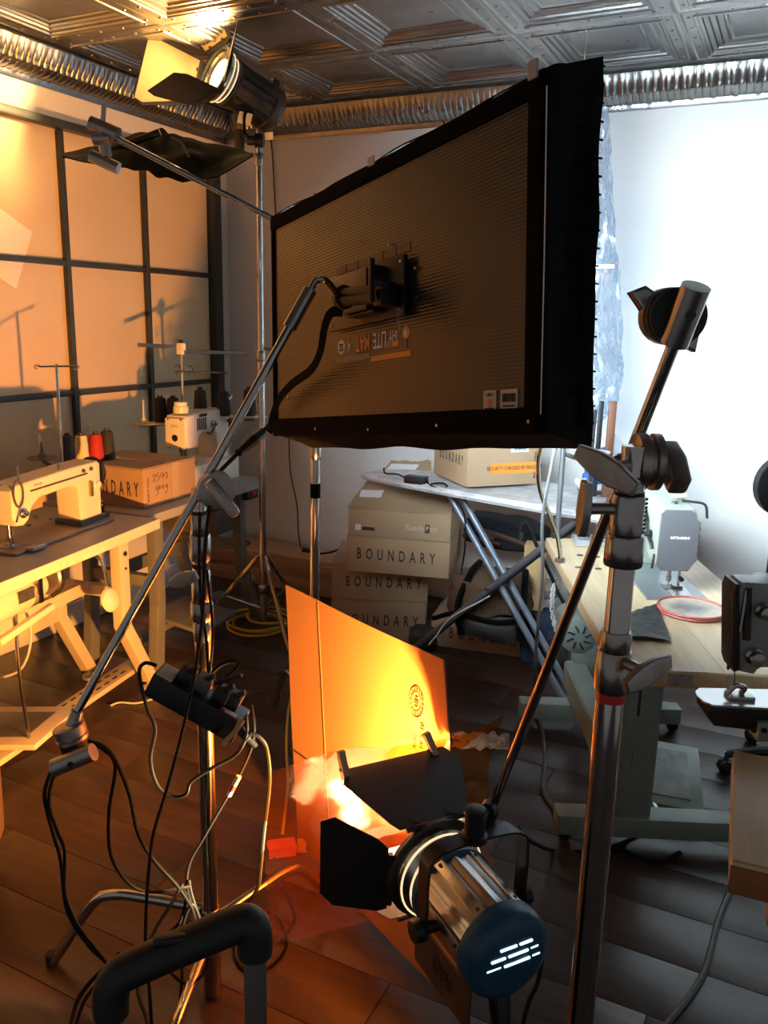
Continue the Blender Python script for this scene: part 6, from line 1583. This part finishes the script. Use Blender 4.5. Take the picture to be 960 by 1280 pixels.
cable('power_cable', 'short cable tail tied round the stand sleeve', fpath((1.53, 1.50), (236, 1100), (240, 1120), (250, 1150), (240, 1130), (228, 1160), (228, 1200), (226, 1240), (220, 1285)), .0034)
cable('power_cable', 'open cable loop on the floor beyond the trolley handle', zpath(.006, (292, 1180), (295, 1200), (310, 1214), (338, 1208), (358, 1182), (350, 1152), (335, 1140)), .0036)
# --- connector cable from the LED panel
cc = thing('connector_cable', 'black LED lead with a green-ringed connector below the panel corner', 'cable', at_f(337, 532, 1.86))
co = Vector(cc.location)
pth = fpath((1.86, 1.60), (337, 530), (328, 540), (314, 549), (298, 566), (280, 584), (264, 602), (258, 622))
part('wire', MB().tube([p-co for p in pth], .0045, 7, 5), CABLE, cc)
a, b = pth[1]-co, pth[3]-co
part('connector', MB().cyl(a, a.lerp(b, .35), .011, .011, 12), mat('dark_green_ring', (.02, .06, .045), .4, var=.1), cc, 'dark green connector ring')
part('connector', MB().cyl(a.lerp(b, .36), a.lerp(b, 1.0), .013, .009, 12), BLKRUB, cc)
# --- cords on the back wall
cable('wall_cord', 'thin cord hanging down the wall beside the tall stand', [at_y(u, v, YB-.012) for u, v in ((338, 168), (341, 200), (343, 240), (346, 290))], .004, mat('brown_cord', (.06, .03, .02), .5, var=.1))
cable('wall_cord', 'thin cord with a plug dropping below the LED panel to the lumber', [at_y(u, v, YB-.02-.04*i) for i, (u, v) in enumerate(((361, 545), (363, 590), (371, 630), (373, 665), (376, 685)))], .004, MATS['brown_cord'])
pq_ = at_y(384, 688, 4.02)
t = thing('plug_lead', 'black plug and lead lying on the lumber beside the cartons', 'plug', pq_)
part('plug', MB().cyl((-.03, 0, 0), (.045, .01, -.005), .017, .012, 10), BLKRUB, t)
part('lead', MB().tube([Vector((.04, .01, -.004)), at_y(400, 692, 4.0)-pq_, at_y(415, 690, 3.99)-pq_, at_y(429, 684, 3.98)-pq_], .006, 6, 5), CABLE, t)
cable('loose_cord', 'short dark cord lying on the top lumber board', [Vector((x, y, .200)) for x, y in ((-2.98, 4.02), (-2.93, 3.99), (-2.90, 4.03), (-2.86, 4.0), (-2.85, 3.96))], .004, CABLE)
# --- yellow cable coil
cq = at_z(322, 783, 0)
def ring(r, dz, ph, dx=0, dy=0): return [cq+Vector((dx+r*math.cos(a+ph)*1.05, dy+r*math.sin(a+ph)*.95, .008+dz+.004*math.sin(a*2+ph))) for a in [i*math.pi/8 for i in range(16)]]
mb = MB()
yc = thing('cable_coil', 'coil of yellow extension cable on the floor by the tall stand', 'cable', cq)
for r_, dz, dx, dy in ((.15, 0, 0, 0), (.135, .012, .01, .01), (.16, .022, -.01, .02), (.12, .030, .03, .08)):
    part('loop', MB().tube([p-cq for p in ring(r_, dz, r_*30, dx, dy)], .0065, 7, 3, True), YELCAB, yc)
# --- yellow extension lead with its splitter block
ep = zpath(.006, (372, 860), (362, 880), (358, 930), (360, 975), (357, 1010), (353, 1042))
yl = thing('extension_lead', 'yellow extension lead ending in a glowing red three-way block', 'extension lead', ep[-1])
yo = Vector(yl.location)
part('wire', MB().tube([p-yo for p in ep], .0050, 7, 6), YELCAB, yl)
bq = at_z(352, 1060, .02)-yo
part('splitter', MB().box(bq, (.085, .05, .036), M=Matrix.Rotation(R(40), 3, 'Z'), bev=.008), mat('red_clear_plastic', (.45, .05, .03), .3, emit=(1, .08, .03), estr=.35), yl, 'red translucent splitter block')
part('plug', MB().box(bq+Vector((.05, .035, .003)), (.03, .026, .034), M=Matrix.Rotation(R(40), 3, 'Z'), bev=.004), YELPAINT, yl)
part('plug', MB().box(bq+Vector((-.03, -.045, 0)), (.026, .026, .03), M=Matrix.Rotation(R(40), 3, 'Z'), bev=.004), BLKRUB, yl)
cable('power_cable', 'black lead plugged into the red splitter block, curving over the floor', zpath(.006, (342, 1072), (348, 1095), (360, 1120), (368, 1150), (352, 1175)), .0044)
# --- floor cables at the right
cable('power_cable', 'black cable from the lamp running across the floor to the table foot', [at_f(648, 1036, 1.42), at_f(662, 1050, 1.75), at_z(690, 1063, .006), at_z(730, 1064, .006), at_z(770, 1056, .006), at_z(815, 1035, .006), at_z(850, 1033, .006)], .0050)
cable('power_cable', 'cable lying under the sage green table foot', zpath(.008, (752, 1058), (780, 1064), (805, 1074), (830, 1076), (850, 1066)), .0075)
cable('power_cable', 'grey cable snaking on the floor from the bead chain to the table foot', zpath(.006, (668, 888), (678, 915), (681, 950), (679, 985), (688, 1005), (705, 1018), (722, 1024)), .0070, GREYCAB)
cable('power_cable', 'thick black cable curving over the floor below the narrow wooden table', zpath(.008, (918, 1088), (913, 1110), (898, 1150), (889, 1185), (880, 1215), (862, 1245), (838, 1275), (820, 1300)), .0075, GREYCAB)
cable('power_cable', 'dark cable hanging in front of the gooseneck stem down to the floor', [at_f(694, 560, 2.45), at_f(686, 600, 2.45), at_f(678, 650, 2.45), at_f(678, 720, 2.45), at_f(671, 800, 2.45), at_f(668, 860, 2.45), at_z(668, 886, .006)], .0055, GREYCAB)
cable('lamp_cord', 'black mains cord hanging from the rear of the silver lamp', fpath((1.36, 1.22), (652, 1128), (668, 1160), (677, 1192), (672, 1228), (660, 1255), (650, 1300)), .0042)
cable('loose_cord', 'thin white cord over the dark grey ironing board leg', [at_f(u, v, 3.30) for u, v in ((612, 745), (600, 752), (580, 762), (560, 775), (545, 795), (536, 806))], .0035, PALECAB)
cable('loose_cord', 'pale cord with a plug lying under the beige sewing table', zpath(.006, (205, 868), (190, 874), (170, 879), (150, 878), (138, 882)), .0045, PALECAB)
cable('loose_cord', 'yellow cord end peeking out by the lowest carton', [at_z(u, v, .01) for u, v in ((508, 805), (518, 800), (526, 794), (531, 786))], .005, YELCAB)
cable('motor_cord', 'white cord hanging under the beige table beside the motor', [at_f(u, v, 2.62) for u, v in ((28, 752), (38, 785), (36, 815), (24, 838), (0, 848))], .0045, PALECAB)
# --- trolley handle in the foreground
hL, hR = at_f(137, 1225, .72), at_f(318, 1148, .75)
hx = (hR-hL); HW = hx.length
sm = frame((hL+hR)/2, hx, (0, 0, 1))
zc_ = ((hL+hR)/2).z
yw = math.atan2(hx.y, hx.x)
SM = Matrix.Translation(((hL.x+hR.x)/2, (hL.y+hR.y)/2, 0)) @ Matrix.Rotation(yw, 4, 'Z')
sc = thing('trolley_case', 'black trolley case with a raised handle on grey poles', 'suitcase', SM)
SI = SM.inverted(); a, b = SI @ hL, SI @ hR
hg_ = lambda t_, dz: Vector((a.x+(b.x-a.x)*t_, 0, a.z+(b.z-a.z)*t_+dz))
part('handle_grip', MB().tube([hg_(0, -.040), hg_(0, -.026), hg_(.015, -.010), hg_(.06, -.001), hg_(.14, .002), hg_(.5, .003), hg_(.86, .002), hg_(.94, -.001), hg_(.985, -.010), hg_(1, -.026), hg_(1, -.042)], .0190, 16, 4), mat('soft_black_grip', (.010, .010, .0095), .55, var=.2), sc)
part('release_button', MB().box((-.002, -.006, (a.z+b.z)/2+.018), (.055, .012, .010), bev=.004).xf(Matrix.Identity(4)), BLKPL, sc)
for p in (a, b):
    part('pole', MB().box((p.x, 0, (p.z-.03+.50)/2), (.024, .016, p.z-.03-.50), bev=.004), mat('grey_pole', (.15, .145, .13), .4, .6, var=.1), sc)
part('case_body', MB().box((0, .14, .27), (.38, .24, .48), bev=.03), BLKCLOTH, sc)
part('corner_guard', MB().box((0, .03, .27), (.30, .02, .44), bev=.008), BLKPL, sc)
for s_ in (-1, 1): part('wheel', MB().lathe((s_*.15-.012, .06, .030), (1, 0, 0), [(0, .022), (.004, .030), (.02, .030), (.024, .022)], 16), BLKRUB, sc)
# --- padded stool at the left edge
bq = at_z(0, 1112, 0); rim_ = at_z(14, 1080, .0)
vdir = Vector((bq.x, bq.y, 0)).normalized(); side = Vector((-vdir.y, vdir.x, 0))
oc = at_z(16, 1085, 0) + side*.215 + vdir*.05
t = thing('padded_stool', 'brown padded stool at the window side, only its rounded side in view', 'stool', Vector((oc.x, oc.y, 0)))
part('cushion', MB().lathe((0, 0, .05), (0, 0, 1), [(0, .16), (.015, .185), (.07, .205), (.28, .208), (.36, .20), (.40, .17), (.41, 0)], 40), mat('brown_leatherette', (.09, .05, .035), .5, var=.2), t)
part('base_ring', MB().lathe((0, 0, 0), (0, 0, 1), [(0, .165), (.05, .165)], 32), BLKPL, t)
# --- patch of light on the window, made as a pale tilted sheet
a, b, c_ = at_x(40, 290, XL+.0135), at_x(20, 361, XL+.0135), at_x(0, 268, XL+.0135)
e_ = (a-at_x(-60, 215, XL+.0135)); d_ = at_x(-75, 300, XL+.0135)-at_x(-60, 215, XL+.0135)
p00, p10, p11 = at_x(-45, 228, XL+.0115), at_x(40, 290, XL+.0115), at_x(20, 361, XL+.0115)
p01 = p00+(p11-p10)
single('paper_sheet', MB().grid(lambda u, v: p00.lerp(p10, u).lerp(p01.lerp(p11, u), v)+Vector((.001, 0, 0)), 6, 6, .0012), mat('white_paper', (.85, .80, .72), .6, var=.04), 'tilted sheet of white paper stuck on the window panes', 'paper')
